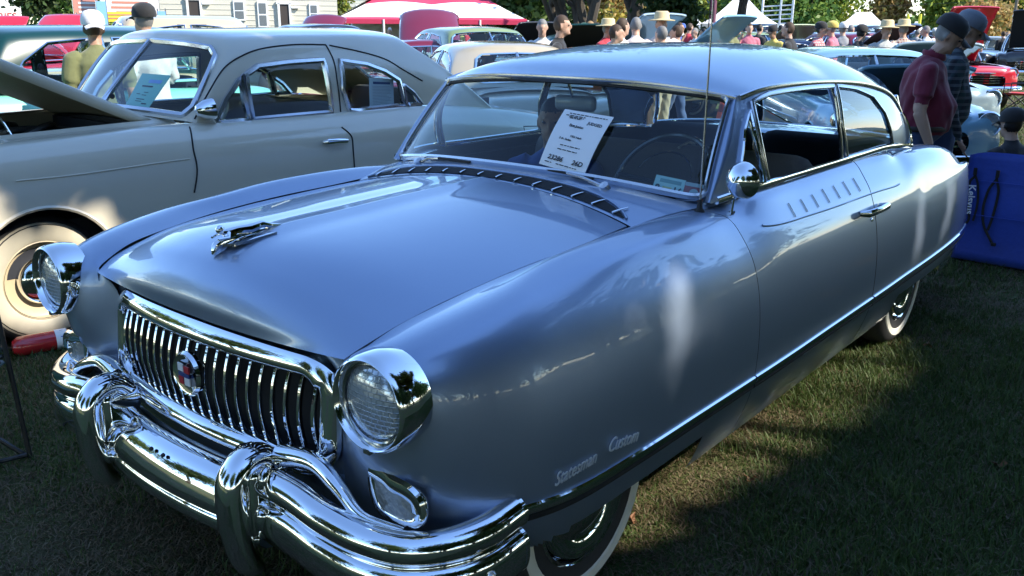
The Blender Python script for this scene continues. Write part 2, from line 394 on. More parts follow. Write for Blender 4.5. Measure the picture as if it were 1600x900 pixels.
mb = MB(); us = np.linspace(0, 8, 60); vs = np.concatenate([np.linspace(0, 2, 12), np.linspace(2.2, 8.95, 34)])
for sx in (1, -1): gridmesh(mb, HOOD.grid(us, vs), None, sx)
# rolled edge along the shut line
for sx in (1, -1):
    E_ = HOOD.grid(us, [8.95])[:, 0]; gridmesh(mb, np.stack([E_, E_-np.array([0, 0, .03])], 1), None, sx)
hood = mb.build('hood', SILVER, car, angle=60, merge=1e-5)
# inner black drain channel under the hood/fender shut line
for sx in (1, -1):
    E_ = HOOD.grid(us, [9.0])[4:, 0]+np.array([0, 0, -.010]); MB().tube(E_*np.array([sx, 1, 1]), .0065, 6).build('shut_line', BLACK, car)
def cowl_pt(t, k):
    a = np.array([.655*t, .545-.04*t**2, 1.096-.076*t**2.2]); b = np.array([.752*t, .69+.12*t**2.2, 1.118-.066*t**2.4]); p = a+(b-a)*k
    p[2] += .006*math.sin(math.pi*k); return p
CT = np.linspace(0, 1, 12); CK = np.linspace(0, 1, 8)
COWL = Surf([[cowl_pt(t, k) for k in CK] for t in CT])
mb = MB()
for sx in (1, -1): gridmesh(mb, COWL.grid(np.linspace(0, 11, 40), np.linspace(0, 7, 10)), None, sx)
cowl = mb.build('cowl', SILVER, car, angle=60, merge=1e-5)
slot = MB(); top = []
xs = np.linspace(-.93, .93, 60)
def csurf(x, k): p = cowl_pt(abs(x), k); p[0] *= (1 if x >= 0 else -1); return p
S_ = np.stack([np.stack([csurf(x, .06+.02*(1-abs(x)))+np.array([0, 0, .003]), csurf(x, .06+.34*(1-abs(x/.935)**4))+np.array([0, 0, .0035])]) for x in xs])
gridmesh(slot, S_); slot.build('cowl_vent', BLACK, cowl)
for x in np.linspace(-.86, .86, 14):
    mb = MB(); a = csurf(x, .05)+np.array([0, 0, .007]); b = csurf(x, .30)+np.array([0, 0, .005])
    mb.tube([a, (a+b)/2+np.array([0, 0, .001]), b], [.0045, .0035, .002], 6).build('vent_divider', CHROME, cowl)
MB().tube([csurf(x, .42*(1-abs(x/.96)**4)+.04)+np.array([0, 0, .004]) for x in np.linspace(-.94, .94, 50)], .004, 6).build('vent_trim', SILVER, cowl)
# ------------------------------------------------------------------ windshield and roof
WB = [(0, .69, 1.118), (.2, .698, 1.115), (.4, .72, 1.106), (.58, .758, 1.088), (.70, .80, 1.070), (.748, .828, 1.062)]
WT = [(0, 1.005, 1.438), (.19, 1.01, 1.436), (.37, 1.024, 1.428), (.53, 1.05, 1.416), (.635, 1.085, 1.405), (.682, 1.108, 1.400)]
def wsp(k, v):
    a = np.array(WB[k]); b = np.array(WT[k]); p = a+(b-a)*v; p[1] -= .012*math.sin(math.pi*v); return p
cols_ = [[wsp(k, v)*np.array([-1, 1, 1]) for v in (0, .33, .66, 1)] for k in range(5, 0, -1)]+[[wsp(k, v) for v in (0, .33, .66, 1)] for k in range(6)]
WS = Surf(cols_)
wsg = gridmesh(MB(), WS.grid(np.linspace(0, 10, 41), np.linspace(0, 3, 9))).build('windshield', GLASS, car)
def wsloop(m=.0, mv=.0):
    pts = []
    lo, hi = .12+m, 9.88-m
    for u in np.linspace(lo, hi, 30): pts.append((u, .06+mv+.30*(abs(u-5)/5)**14))
    pts += [(hi, v) for v in np.linspace(.55+mv, 2.6-mv, 8)]
    for u in np.linspace(hi, lo, 30): pts.append((u, 2.93-mv-.22*(abs(u-5)/5)**16))
    pts += [(lo, v) for v in np.linspace(2.6-mv, .55+mv, 8)]
    return WS.pts(pts)
MB().tube(wsloop(), [(.019, .011)]*76, 8, closed=True).build('windshield_trim', DULLCH, car)
MB().tube(wsloop(.06, .06), .006, 6, closed=True).build('windshield_seal', RUBBER, car)
RS = [((.705, 1.105, 1.398), (0, .985, 1.448)), ((.722, 1.24, 1.420), (0, 1.16, 1.505)), ((.733, 1.6, 1.428), (0, 1.6, 1.553)), ((.735, 2.1, 1.410), (0, 2.1, 1.562)), ((.728, 2.5, 1.372), (0, 2.5, 1.543)),
      ((.722, 2.78, 1.318), (0, 2.85, 1.497)), ((.726, 2.93, 1.245), (0, 3.02, 1.455)), ((.742, 3.02, 1.15), (0, 3.08, 1.435))]
RT = [0, .15, .3, .45, .6, .72, .82, .90, .96, 1]
def roof_row(e, c_):
    L = []
    for t in RT:
        f = t**3.2; L.append((e[0]*t, c_[1]+(e[1]-c_[1])*t**2, c_[2]+(e[2]-c_[2])*f))
    return L
ROOF = Surf([roof_row(*r) for r in RS])
mb = MB()
for sx in (1, -1):
    G = ROOF.grid(np.linspace(0, 6, 50), np.linspace(0, 9, 40)); gridmesh(mb, G, None, sx)
    gridmesh(mb, np.stack([G[:, -1], G[:, -1]-np.array([.012, 0, .012])], 1), None, sx)
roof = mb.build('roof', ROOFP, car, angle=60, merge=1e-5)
# headliner
mb = MB()
for sx in (1, -1): gridmesh(mb, ROOF.grid(np.linspace(0.1, 6, 20), np.linspace(0, 8.9, 14))-np.array([0, 0, .03]), None, sx)
mb.build('headliner', mat('headliner_cloth', (.10, .11, .13), rough=.95), car, merge=1e-5)
# header (visor lip) above the glass
hp = [ROOF.pts([(0, v)])[0] for v in np.linspace(9, 0, 24)]; hp = hp+[p*np.array([-1, 1, 1]) for p in hp[::-1][1:]]
hp = np.array(hp)
gridmesh(MB(), np.stack([hp+np.array([0, -.004, .0]), hp+np.array([0, -.016, -.012]), np.array(hp)+np.array([0, .003, -.030])], 1)).build('windshield_header', SILVER, car)
MB().tube(hp+np.array([0, -.012, -.004]), .006, 6).build('header_trim', DULLCH, car)
# ------------------------------------------------------------------ greenhouse side
GS = []
DE = lambda k: np.array(RS[k][0])
for (yb, yt) in ((.815, 1.105), (1.05, 1.25), (1.4, 1.5), (1.8, 1.85), (2.2, 2.2), (2.5, 2.5), (2.75, 2.74), (2.93, 2.90), (3.0, 2.985)):
    e = ROOF.pts([(np.interp(yt, [r[0][1] for r in RS], range(8)), 9)])[0]
    xb, zb = (.770, 1.062) if yb < .9 else (.806 if yb < 2.9 else .79, 1.082 if yb < 2.6 else 1.082-.04*(yb-2.6)/.4)
    b = np.array([xb, yb, zb]); GS.append([b+(e-b)*v+np.array([.018*math.sin(math.pi*v), 0, 0]) for v in (0, .25, .5, .75, 1)])
SIDE = Surf(GS)
def side_px(pts): return uvpx(SIDE, pts)
W_vent = side_px([(1148, 312), (1152, 270), (1160, 205), (1169, 172), (1180, 225), (1193, 292)])
W_main = side_px([(1200, 290), (1186, 225), (1174, 160), (1200, 147), (1250, 138), (1300, 134), (1309, 195), (1316, 260), (1260, 274)])
W_rear = side_px([(1324, 256), (1314, 195), (1305, 134), (1335, 138), (1362, 150), (1380, 175), (1390, 205), (1394, 238), (1360, 247)])
NU, NV = 150, 40
gu = np.linspace(0, 8, NU); gv = np.linspace(0, 4, NV); GG = SIDE.grid(gu, gv)
def cell(i, j): return ((gu[i]+gu[i+1])/2, (gv[j]+gv[j+1])/2)
whole = {}
for nm, pl in (('vent', W_vent), ('main', W_main), ('rear', W_rear)): whole[nm] = pl
anyw = lambda p, i, j: not any(inpoly(cell(i, j), pl) for pl in whole.values())
for sx in (1, -1):
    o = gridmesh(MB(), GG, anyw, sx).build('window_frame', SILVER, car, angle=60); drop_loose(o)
    for nm, pl in whole.items():
        if nm == 'main' and sx == 1: pass
        else:
            o = gridmesh(MB(), GG, lambda p, i, j: inpoly(cell(i, j), pl), sx).build({'vent': 'vent_window', 'main': 'door_window', 'rear': 'quarter_window'}[nm], GLASS, car); drop_loose(o)
        loop = SIDE.pts([tuple(q) for q in np.concatenate([np.linspace(pl[k], pl[(k+1) % len(pl)], 6, endpoint=False) for k in range(len(pl))])])+np.array([.004, 0, 0])
        MB().tube(loop*np.array([sx, 1, 1]), [(.011, .008)]*len(loop), 8, closed=True).build('window_trim', CHROME if nm == 'vent' else DULLCH, car)
    # chrome belt and drip mouldings
    P = SIDE.pts([(u, .0) for u in np.linspace(.12, 8, 50)])+np.array([.007, 0, .006]); MB().tube(P*np.array([sx, 1, 1]), [(.014, .010)]*50, 8).build('belt_moulding', CHROME, car)
    P = SIDE.pts([(u, 4) for u in np.linspace(0, 7.6, 50)])+np.array([.006, 0, -.004]); MB().tube(P*np.array([sx, 1, 1]), [(.012, .008)]*50, 8).build('drip_rail', DULLCH, car)
    P = SIDE.pts([(7.5, v) for v in np.linspace(0, 3.7, 12)])+np.array([.006, 0, 0]); MB().tube(P*np.array([sx, 1, 1]), [(.012, .01)]*12, 8).build('pillar_trim', CHROME, car)
    P = SIDE.pts([(7.9, v) for v in np.linspace(0, 3.4, 12)])+np.array([.004, 0, 0]); MB().tube(P*np.array([sx, 1, 1]), [(.010, .01)]*12, 8).build('pillar_trim', CHROME, car)
    # windshield pillar between glass and vent
    A = WS.pts([((10-.05) if sx == 1 else .05, v) for v in np.linspace(0, 3, 14)]); B = SIDE.pts([(0.05, v) for v in np.linspace(0, 4, 14)])*np.array([sx, 1, 1])
    Mid = (A+B)/2+np.array([sx*.008, -.012, .004])
    gridmesh(MB(), cr(np.stack([A, Mid, B], 0), np.linspace(0, 2, 9)).transpose(1, 0, 2)).build('windshield_pillar', SILVER, car, angle=70)
for sx in (1, -1):
    yy_ = np.linspace(.56, 1.06, 16); E_ = np.array([BODY.pts([(BODY.u_at(1, y_, 13), 13)])[0] for y_ in yy_]); gridmesh(MB(), np.stack([E_+np.array([.012, 0, -.006]), E_+np.array([-.012, 0, .002]), E_+np.array([-.085, .0, .006])], 1), None, sx).build('cowl_side', SILVER, car)
# rear deck, rear window
RD = [[(x*t, y, z+(zc-z)*(1-t**2.5)) for t in (1, .85, .6, .3, 0)] for x, y, z, zc in ((.80, 2.93, 1.05, 1.06), (.70, 3.02, 1.04, 1.075), (.665, 3.3, 1.012, 1.075), (.635, 3.65, .972, 1.03), (.60, 3.92, .92, .96), (.56, 4.05, .87, .90), (.5, 4.12, .80, .83))]
DK = Surf(RD); mb = MB()
for sx in (1, -1): gridmesh(mb, DK.grid(np.linspace(0, 6, 26), np.linspace(0, 4, 14)), None, sx)
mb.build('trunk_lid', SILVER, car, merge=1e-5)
BL = [[(0, 3.02, 1.452), (0, 3.16, 1.34), (0, 3.26, 1.2), (0, 3.31, 1.072)], [(.3, 3.015, 1.447), (.32, 3.14, 1.335), (.34, 3.23, 1.2), (.35, 3.28, 1.072)], [(.55, 2.99, 1.405), (.57, 3.08, 1.31), (.60, 3.15, 1.19), (.62, 3.19, 1.065)], [(.70, 2.95, 1.30), (.715, 2.99, 1.22), (.735, 3.03, 1.14), (.76, 3.05, 1.055)]]
BK = Surf(BL); mb = MB()
for sx in (1, -1): gridmesh(mb, BK.grid(np.linspace(0, 3, 14), np.linspace(0, 3, 8)), None, sx)
mb.build('rear_window', GLASS, car, merge=1e-5)
for sx in (1, -1):
    MB().tube(np.concatenate([BK.pts([(3, v) for v in np.linspace(0, 3, 10)]), BK.pts([(u, 3) for u in np.linspace(3, 0, 12)])])*np.array([sx, 1, 1]), .013, 8).build('rear_window_trim', CHROME, car)
MB().tube([(.27, 3.06, 1.42), (.28, 3.17, 1.3), (.30, 3.25, 1.18), (.31, 3.295, 1.07)], .012, 6).build('rear_window_divider', DULLCH, car)
MB().tube([(-.27, 3.06, 1.42), (-.28, 3.17, 1.3), (-.30, 3.25, 1.18), (-.31, 3.295, 1.07)], .012, 6).build('rear_window_divider', DULLCH, car)
# ------------------------------------------------------------------ grille
gy_ = lambda x: -.600-.052*(1-(x/.5)**2)
def ring(hw, zt, zb, r, n=14):
    pts = []
    for cx, cz, a0 in ((hw-r, zt-r, 0), (-hw+r, zt-r, 90), (-hw+r, zb+r*.8, 180), (hw-r, zb+r*.8, 270)):
        rz = r if a0 < 180 else r*.8
        for k in range(n+1):
            a = rad(a0+90*k/n); pts.append((cx+r*math.cos(a), cz+rz*math.sin(a)))
    P = np.array(pts); out = []
    for i in range(len(P)):
        a, b = P[i], P[(i+1) % len(P)]; m_ = max(1, int(np.linalg.norm(b-a)/.05))
        for q in range(m_): out.append(a+(b-a)*q/m_)
    return np.array(out)
rg = ring(.502, .838, .562, .085)
P = np.array([(x, gy_(x)-.030+.10*(z-.562), z) for x, z in rg])
rr = [(.024, .046 if z > .80 else .032 if z > .62 else .034) for x, z in rg]
nP = len(P); V_ = []
for i in range(nP):
    tg = P[(i+1) % nP]-P[i-1]; tg /= np.linalg.norm(tg); rel = np.array([rg[i][0]/.5, 0, (rg[i][1]-.70)/.14]); T_ = np.array([.45*np.clip(rel[0], -1, 1)**3, -.72, .60]); T_ -= tg*(T_@tg); T_ /= np.linalg.norm(T_); B_ = np.cross(tg, T_); bw = .042 if rg[i][1] > .79 else .031
    for j in range(14): a_ = 2*math.pi*j/14; V_.append(P[i]+B_*math.cos(a_)*bw+T_*math.sin(a_)*.022)
ringo = MB().add(V_, [(i*14+j, i*14+(j+1) % 14, ((i+1) % nP)*14+(j+1) % 14, ((i+1) % nP)*14+j) for i in range(nP) for j in range(14)]).build('grille_surround', CHROME, car, angle=70)
mb = MB(); P2 = np.array([(x*.985, gy_(x)+.05, .70+(z-.70)*.97) for x, z in rg]); k_ = len(P2)
mb.add(list(P2)+[(0, gy_(0)+.06, .70)], [(i, (i+1) % k_, k_) for i in range(k_)]); mb.build('grille_cavity', BLACK, car, smooth=False)
gridmesh(MB(), np.stack([P+np.array([0, .01, 0]), P2+np.array([0, .02, 0])], 1)[list(range(k_))+[0]]).build('grille_lining', BLACK, car)
for i in range(21):
    x = -.455+.910*i/20; zt, zb = .835, .565
    if abs(x) > .40: s_ = (abs(x)-.40)/.085; zt -= .05*s_**2; zb += .04*s_**2
    L = [(x, gy_(x)-.005+.06*(z-.56)-.030*math.sin(math.pi*(z-zb)/(zt-zb)), z) for z in np.linspace(zb, zt, 12)]
    MB().tube(L, [(.0060, .009)]*12, 8, up=(1, 0, 0)).build('grille_bar', CHROME, car)
emb = MB().lathe([(.062, -.012), (.064, .0), (.058, .010), (.052, .006), (.0005, .009)], 32, (0, gy_(0)-.05, .715), (0, -1, .05)).build('grille_emblem', CHROME, car)
for (dx, dz, sxx, szz, nm, cc) in ((-.014, .020, .026, .022, 'emblem_white', (.75, .75, .75)), (.014, .017, .024, .020, 'emblem_red', (.45, .03, .04)), (-.016, -.018, .022, .022, 'emblem_red', (.45, .03, .04)), (.014, -.018, .026, .022, 'emblem_white', (.75, .75, .75)), (0, -.001, .05, .010, 'emblem_blue', (.03, .06, .2))):
    MB().box((dx, gy_(0)-.0605, .715+dz), (sxx, .004, szz)).build('emblem_field', mat(nm, cc, rough=.3, var=.05), emb, smooth=False)
# apron below the grille
AP = [[(x, -.585-.05*(1-(x/.55)**2)-d, z) for z, d in ((.36, -.06), (.42, -.02), (.48, .01), (.53, .015), (.57, .0))] for x in np.linspace(-.56, .56, 13)]
gridmesh(MB(), Surf(AP).grid(np.linspace(0, 12, 30), np.linspace(0, 4, 12))).build('front_apron', SILVER, car, angle=70)
PO = np.array([(x*1.15, gy_(min(.5, abs(x)))+.012, .70+(z-.70)*1.25) for x, z in rg]); gridmesh(MB(), np.stack([P+np.array([0, .012, 0]), PO], 1)[list(range(k_))+[0]]).build('grille_header', SILVER, car)
# ------------------------------------------------------------------ headlights, parking lamps
LENS = None
def lens_mat():
    m, n, b, out = node_mat('headlight_lens'); b.inputs['Base Color'].default_value = (.55, .6, .66, 1); b.inputs['Metallic'].default_value = .55; b.inputs['Roughness'].default_value = .16; b.inputs['Coat Weight'].default_value = 1
    tc = n.nodes.new('ShaderNodeTexCoord'); br = n.nodes.new('ShaderNodeTexBrick'); br.inputs['Scale'].default_value = 1; br.inputs['Brick Width'].default_value = .016; br.inputs['Row Height'].default_value = .012; br.inputs['Mortar Size'].default_value = .0018; br.inputs['Mortar Smooth'].default_value = .8
    sp = n.nodes.new('ShaderNodeSeparateXYZ'); cb = n.nodes.new('ShaderNodeCombineXYZ'); n.links.new(tc.outputs['Object'], sp.inputs[0]); n.links.new(sp.outputs[0], cb.inputs[0]); n.links.new(sp.outputs[2], cb.inputs[1]); n.links.new(cb.outputs[0], br.inputs['Vector'])
    nz = n.nodes.new('ShaderNodeTexNoise'); nz.inputs['Scale'].default_value = 40; n.links.new(tc.outputs['Object'], nz.inputs['Vector'])
    ad = n.nodes.new('ShaderNodeMath'); ad.operation = 'MULTIPLY_ADD'; ad.inputs[1].default_value = .5; n.links.new(nz.outputs[0], ad.inputs[0]); n.links.new(br.outputs['Fac'], ad.inputs[2])
    bp = n.nodes.new('ShaderNodeBump'); bp.inputs['Strength'].default_value = .9; bp.inputs['Distance'].default_value = .003; n.links.new(ad.outputs[0], bp.inputs['Height']); n.links.new(bp.outputs[0], b.inputs['Normal'])
    return m
LENS = lens_mat()
def headlight(sx):
    c0 = np.array([sx*.753, -.628, .841]); ax = np.array([sx*.03, -1, .02]); ax /= np.linalg.norm(ax)
    hl = MB().lathe([(.110, .0), (.116, .030), (.117, .050), (.114, .078), (.109, .094), (.104, .098), (.100, .094), (.094, .078), (.093, .05)], 48, c0, ax).build('headlight', CHROME, car, angle=50)
    MB().lathe([(.0945, .062), (.088, .072), (.07, .083), (.04, .091), (.0005, .094)], 40, (0, 0, 0), ax).build('lens', LENS, hl, loc=c0)
    MB().lathe([(.096, .062), (.093, .074), (.088, .076)], 40, c0, ax).build('retaining_ring', DULLCH, hl)
    MB().box(c0+ax*.09+np.array([0, 0, -.108]), (.02, .02, .012)).build('bezel_screw', DULLCH, hl)
    return hl
PLENS = mat('clear_ribbed_lens', (.30, .32, .33), rough=.12, metal=.2, coat=1, var=.35, scale=90, bump=.6)
def parking(sx):
    c0 = np.array([sx*.766, -.636, .592])
    out = [(-.070, .050), (-.03, .044), (.0, .034), (.04, .032), (.070, .018), (.074, -.018), (.054, -.046), (.0, -.052), (-.050, -.044), (-.070, -.008)]
    lp = smooth_poly(out, 4)
    Q = np.array([(c0[0]+sx*a, c0[1]-.018+.35*max(0, a)**1.3*.9, c0[2]+b) for a, b in lp])
    k = len(Q); o = MB().tube(Q, [(.011, .017)]*k, 8, closed=True, up=(0, 1, 0)).build('parking_lamp', CHROME, car, angle=70)
    mb = MB(); cc = Q.mean(0)+np.array([0, -.014, 0]); inner = cc+(Q-cc)*.75+np.array([0, -.010, 0]); mb.add(np.vstack([Q, inner, [cc]]), [(i, (i+1) % k, k+(i+1) % k, k+i) for i in range(k)]+[(k+i, k+(i+1) % k, 2*k) for i in range(k)]); mb.build('lens', PLENS, o)
    # hooded top
    T = np.array([(c0[0]+sx*a, c0[1]-.024+.3*max(0, a)**1.3, c0[2]+b) for a, b in ((-.07, .054), (-.03, .050), (.0, .040), (.04, .034), (.066, .018), (.074, -.01))])
    MB().tube(smooth_poly(T, 4, False), [(.014, .022)]*21, 8, up=(0, 1, 0)).build('hood_rim', CHROME, o)
for sx in (1, -1): headlight(sx); parking(sx)
# ------------------------------------------------------------------ bumper
def sweep_prof(mb, path, prof, ups=None):
    P = np.array(path, float); G = []
    for i in range(len(P)):
        t = P[min(i+1, len(P)-1)]-P[max(i-1, 0)]; t[2] = 0; t /= np.linalg.norm(t); nrm = np.array([t[1], -t[0], 0])
        G.append([P[i]+nrm*a+np.array([0, 0, b]) for a, b in prof])
    return gridmesh(mb, np.array(G))
bump = MB()
cen = smooth_poly([(-.40, -.765, 0), (-.2, -.795, 0), (0, -.805, 0), (.2, -.795, 0), (.40, -.765, 0)], 8, False)
prof_c = smooth_poly([(-.10, .515), (-.06, .528), (-.025, .520), (.0, .495), (.016, .455), (.018, .432), (.010, .418), (.016, .405), (.018, .385), (.006, .366), (-.04, .352)], 4, False)
sweep_prof(bump, cen, prof_c)
wing = smooth_poly([(.36, -.765, .02), (.5, -.765, .02), (.62, -.765, .005), (.74, -.745, -.012), (.84, -.70, -.02), (.915, -.625, -.015), (.955, -.535, -.005), (.962, -.44, .005)], 7, False)
prof_w = smooth_poly([(-.07, .52), (-.05, .548), (-.02, .560), (.006, .548), (.018, .522), (.010, .495), (-.004, .482), (.012, .470), (.022, .445), (.022, .405), (.010, .372), (-.02, .352), (-.06, .345)], 4, False)
sweep_prof(bump, wing, prof_w); sweep_prof(bump, [(-x, y, z) for x, y, z in wing][::-1], prof_w)
bumper = bump.build('front_bumper', CHROME, car, angle=60)
for sx in (1, -1):
    # rolled upper spear behind the wing
    L = smooth_poly([(.40, -.70, .60), (.52, -.69, .615), (.62, -.70, .585), (.70, -.70, .54), (.80, -.665, .525)], 6, False)*np.array([sx, 1, 1]); MB().tube(L, np.linspace(.03, .008, len(L)), 10).build('bumper_spear', CHROME, bumper)
    MB().lathe([(.0005, .014), (.009, .011), (.012, 0)], 12, (sx*.972, -.555, .425), (sx, -.35, 0)).build('bumper_bolt', DULLCH, bumper)
    cap = wing[-1]*np.array([sx, 1, 1]); mb = MB(); pr = [(cap[0]+sx*a*1.0, cap[1], cap[2]+b) for a, b in prof_w]; mb.ext(pr, (0, .012, 0)); mb.build('bumper_end', CHROME, bumper, angle=30)
    # guard
    gx = .362*sx
    L = smooth_poly([(gx, -.770, .300), (gx, -.802, .335), (gx, -.822, .42), (gx, -.828, .50), (gx, -.824, .555), (gx, -.802, .590), (gx, -.770, .606), (gx, -.735, .602), (gx, -.705, .575)], 5, False)
    rr = [(np.interp(k, [0, 4, 12, 22, 30, 40], [.030, .043, .047, .047, .045, .040]), np.interp(k, [0, 4, 12, 26, 40], [.02, .034, .036, .032, .03])) for k in range(len(L))]
    g = MB().tube(L, [(a, b) for a, b in rr], 18, up=(1, 0, 0)).build('bumper_guard', CHROME, bumper, angle=70)
    for k in range(-3, 4):
        MB().tube([(gx+k*.0095, -.797, .626-abs(k)*.0018), (gx+k*.0115, -.770, .6385-abs(k)*.0026), (gx+k*.0110, -.735, .634-abs(k)*.0026)], .0022, 5).build('guard_rib', BLACK, g)
    mb = MB(); rbox(mb, (gx, -.735, .49), (.078, .13, .20), .03); mb.build('guard_bracket', CHROME, g, angle=60)
for dx in (-.03, .03): MB().lathe([(.0005, .002), (.006, .002), (.006, -.004)], 10, (.0+dx-.02, -.805, .512), (0, -.5, .8)).build('bumper_hole', BLACK, bumper)
# ------------------------------------------------------------------ hood ornament
orn = MB(); 
base = smooth_poly([(0, -.60, 1.028), (0, -.57, 1.058), (0, -.50, 1.066), (0, -.44, 1.072), (0, -.38, 1.076), (0, -.32, 1.078)], 6, False)
orn.tube(base, [(r, r*.8) for r in np.interp(np.linspace(0, 1, len(base)), [0, .15, .4, 1], [.006, .022, .016, .003])], 8)
horn = orn.build('hood_ornament', CHROME, car); horn.scale = (.82, .82, .82); horn.location = (0, -.50*.18-.01, 1.06*.18-.004)
for sx in (1, -1):
    wg = [(sx*.010, -.575, 1.052), (sx*.045, -.545, 1.055), (sx*.058, -.51, 1.058), (sx*.064, -.385, 1.070), (sx*.035, -.45, 1.066), (sx*.012, -.49, 1.064)]
    MB().ext(wg, (0, 0, .010)).build('wing', CHROME, horn, angle=25)
fig = MB(); fig.ball((0, -.565, 1.108), (.014, .016, .017), 10); fig.tube([(0, -.56, 1.098), (0, -.54, 1.090), (0, -.50, 1.096), (0, -.45, 1.092), (0, -.40, 1.100), (0, -.36, 1.088), (0, -.32, 1.084)], [.008, .017, .013, .017, .013, .010, .004], 8)
fig.tube([(.012, -.54, 1.095), (.035, -.555, 1.085), (.02, -.585, 1.082)], [.007, .006, .004], 6); fig.tube([(-.012, -.54, 1.095), (-.035, -.555, 1.085), (-.02, -.585, 1.082)], [.007, .006, .004], 6)
fig.build('figure', CHROME, horn)
# ------------------------------------------------------------------ fittings on the door
def on(p, n=(1, 0, 0), h=0.): return BODY.pts([uvpx(BODY, [p])[0]])[0]+np.array(n)*h
a, b = on((1346, 333)), on((1372, 322))
mid = (a+b)/2; dh = MB(); d_ = (b-a); dh.tube([a+np.array([.0, 0, 0]), a+np.array([.034, .01, .004]), mid+np.array([.046, 0, .006]), b+np.array([.040, -.01, .004]), b+np.array([.002, 0, 0])], [(.012, .010), (.017, .012), (.016, .012), (.017, .012), (.012, .01)], 10, up=(0, 0, 1))
dh.build('door_handle', CHROME, door)
lk = on((1363, 342)); MB().lathe([(.0005, .006), (.008, .005), (.009, 0)], 14, lk, (1, 0, .2)).build('door_lock', CHROME, door)
# bright hash marks pressed into the shoulder
HM = [((1243, 339), (1230, 318)), ((1262, 331), (1251, 311)), ((1281, 323), (1269, 304)), ((1297, 317), (1284, 296)), ((1313, 310), (1302, 290)), ((1329, 305), (1317, 284)), ((1343, 300), (1330, 280))]
for p, q in HM:
    uv = uvpx(BODY, [p, q], vr=(7.5, 13)); L = BODY.pts([tuple(np.array(uv[0])+(np.array(uv[1])-np.array(uv[0]))*t) for t in np.linspace(0, 1, 6)])+np.array([.002, 0, .002])
    MB().tube(L, .0018, 5).build('shoulder_flute', mat('bright_line', (.85, .86, .88), rough=.35), door)
uv = uvpx(BODY, [(1192, 352), (1215, 352), (1290, 328), (1360, 303), (1400, 290), (1412, 275), (1408, 262), (1398, 252)], vr=(7, 13)); L = BODY.pts([tuple(q) for q in smooth_poly(uv, 5, False)])
MB().tube(L[:22]+np.array([.0, 0, .0]), .0045, 6).build('shoulder_crease', SILVER, door)
# mirror, antenna
mb = MB(); b0 = on((1142, 334)); m0 = np.array([.925, .715, 1.172]); mb.tube([b0, b0+np.array([.005, -.002, .05]), m0+np.array([0, 0, -.03]), m0+np.array([0, .02, 0])], [.006, .0055, .006, .008], 8)
mir = mb.build('side_mirror', CHROME, car)
MB().lathe([(.0005, -.044), (.028, -.038), (.050, -.018), (.060, .006), (.059, .014), (.0005, .012)], 28, m0, (.25, .95, .05)).build('mirror_shell', CHROME, mir)
MB().box(b0+np.array([0, 0, .004]), (.014, .03, .008)).build('mirror_foot', CHROME, mir)
ab = np.array([.762, .760, 1.035]); MB().tube([ab, ab+np.array([.0, -.002, .5]), ab+np.array([0, -.006, 1.1])], [.0042, .0032, .002], 6).build('antenna', DULLCH, car)
MB().lathe([(.020, -.005), (.019, .008), (.010, .022), (.006, .05), (.0005, .05)], 14, ab, (0, 0, 1)).build('antenna_base', RUBBER, car)
# script lettering on the front fender
def script(name, txt, p0, p1, size):
    a, b = on(p0), on(p1); o = text_obj(name, txt, size, mat('bright_script', (.80, .82, .86), rough=.3, metal=.3, var=.02), car, (a+b)/2+np.array([.004, 0, 0]), b-a, (0, 0, 1), .0015, .45, bold=.0); wd = max(v.co.x for v in o.data.vertices)-min(v.co.x for v in o.data.vertices); k = np.linalg.norm(b-a)/wd; [setattr(v, 'co', Vector((v.co.x*k, v.co.y*k*1.25, v.co.z))) for v in o.data.vertices]
script('nameplate', 'Statesman', (864, 752), (934, 713), .062)
script('nameplate', 'Custom', (950, 699), (996, 679), .062)
# ------------------------------------------------------------------ wheels
for sx in (1, -1):
    wheel(car, (sx*.775, 0, .345), sx, .345, steer=0); wheel(car, (sx*.79, 2.93, .345), sx, .345)
# ------------------------------------------------------------------ wipers
def wiper(base, tip, arm):
    n_ = np.array([0, -.6, .8]); o = MB().tube([base, base+(arm-base)*.5+n_*.018, arm+n_*.012], [.008, .006, .004], 6).build('wiper', DULLCH, car)
    MB().lathe([(.0005, .03), (.016, .026), (.02, 0)], 14, base-n_*.01, n_).build('wiper_pivot', DULLCH, o)
    d = tip-arm; MB().tube([arm-d*.55+n_*.006, arm+n_*.012, tip+n_*.006], [(.004, .009), (.006, .010), (.004, .008)], 6).build('wiper_blade', RUBBER, o)
wp = lambda px, py: WS.pts(uvpx(WS, [(px, py)]))[0]
wiper(cowl_pt(.60, .75), wp(800, 258), wp(880, 272)); wiper(csurf(-.66, .75), wp(735, 256), wp(690, 253))
# ------------------------------------------------------------------ interior
mb = MB(); rbox(mb, (0, 1.62, .62), (1.46, .55, .20), .06); rbox(mb, (0, 1.80, .85), (1.46, .20, .52), .08, rot=(-.22, 0, 0)); mb.build('front_seat', FAB_TAN, car)
MB().tube([(.12, 1.77, 1.10), (.12, 1.86, 1.118), (.12, 1.92, 1.10)], .007, 6).build('seat_piping', mat('pale_piping', (.5, .46, .4), rough=.6), car)
mb = MB(); rbox(mb, (0, 2.62, .62), (1.40, .5, .2), .06); rbox(mb, (-.36, 2.88, .84), (.70, .18, .50), .08, rot=(-.3, 0, 0)); rbox(mb, (.36, 2.88, .84), (.70, .18, .50), .08, rot=(-.3, 0, 0)); mb.build('rear_seat', FAB_NAVY, car)
MB().box((0, 3.12, 1.045), (1.4, .36, .02)).build('parcel_shelf', DARKIN, car, smooth=False)
mb = MB(); rbox(mb, (0, .90, .93), (1.26, .24, .20), .07); mb.build('dashboard', mat('dash_paint', (.05, .06, .085), rough=.5), car)
mb = MB(); 
for sx in (1, -1): mb.box((sx*.79, 1.80, .80), (.03, 1.6, .46))
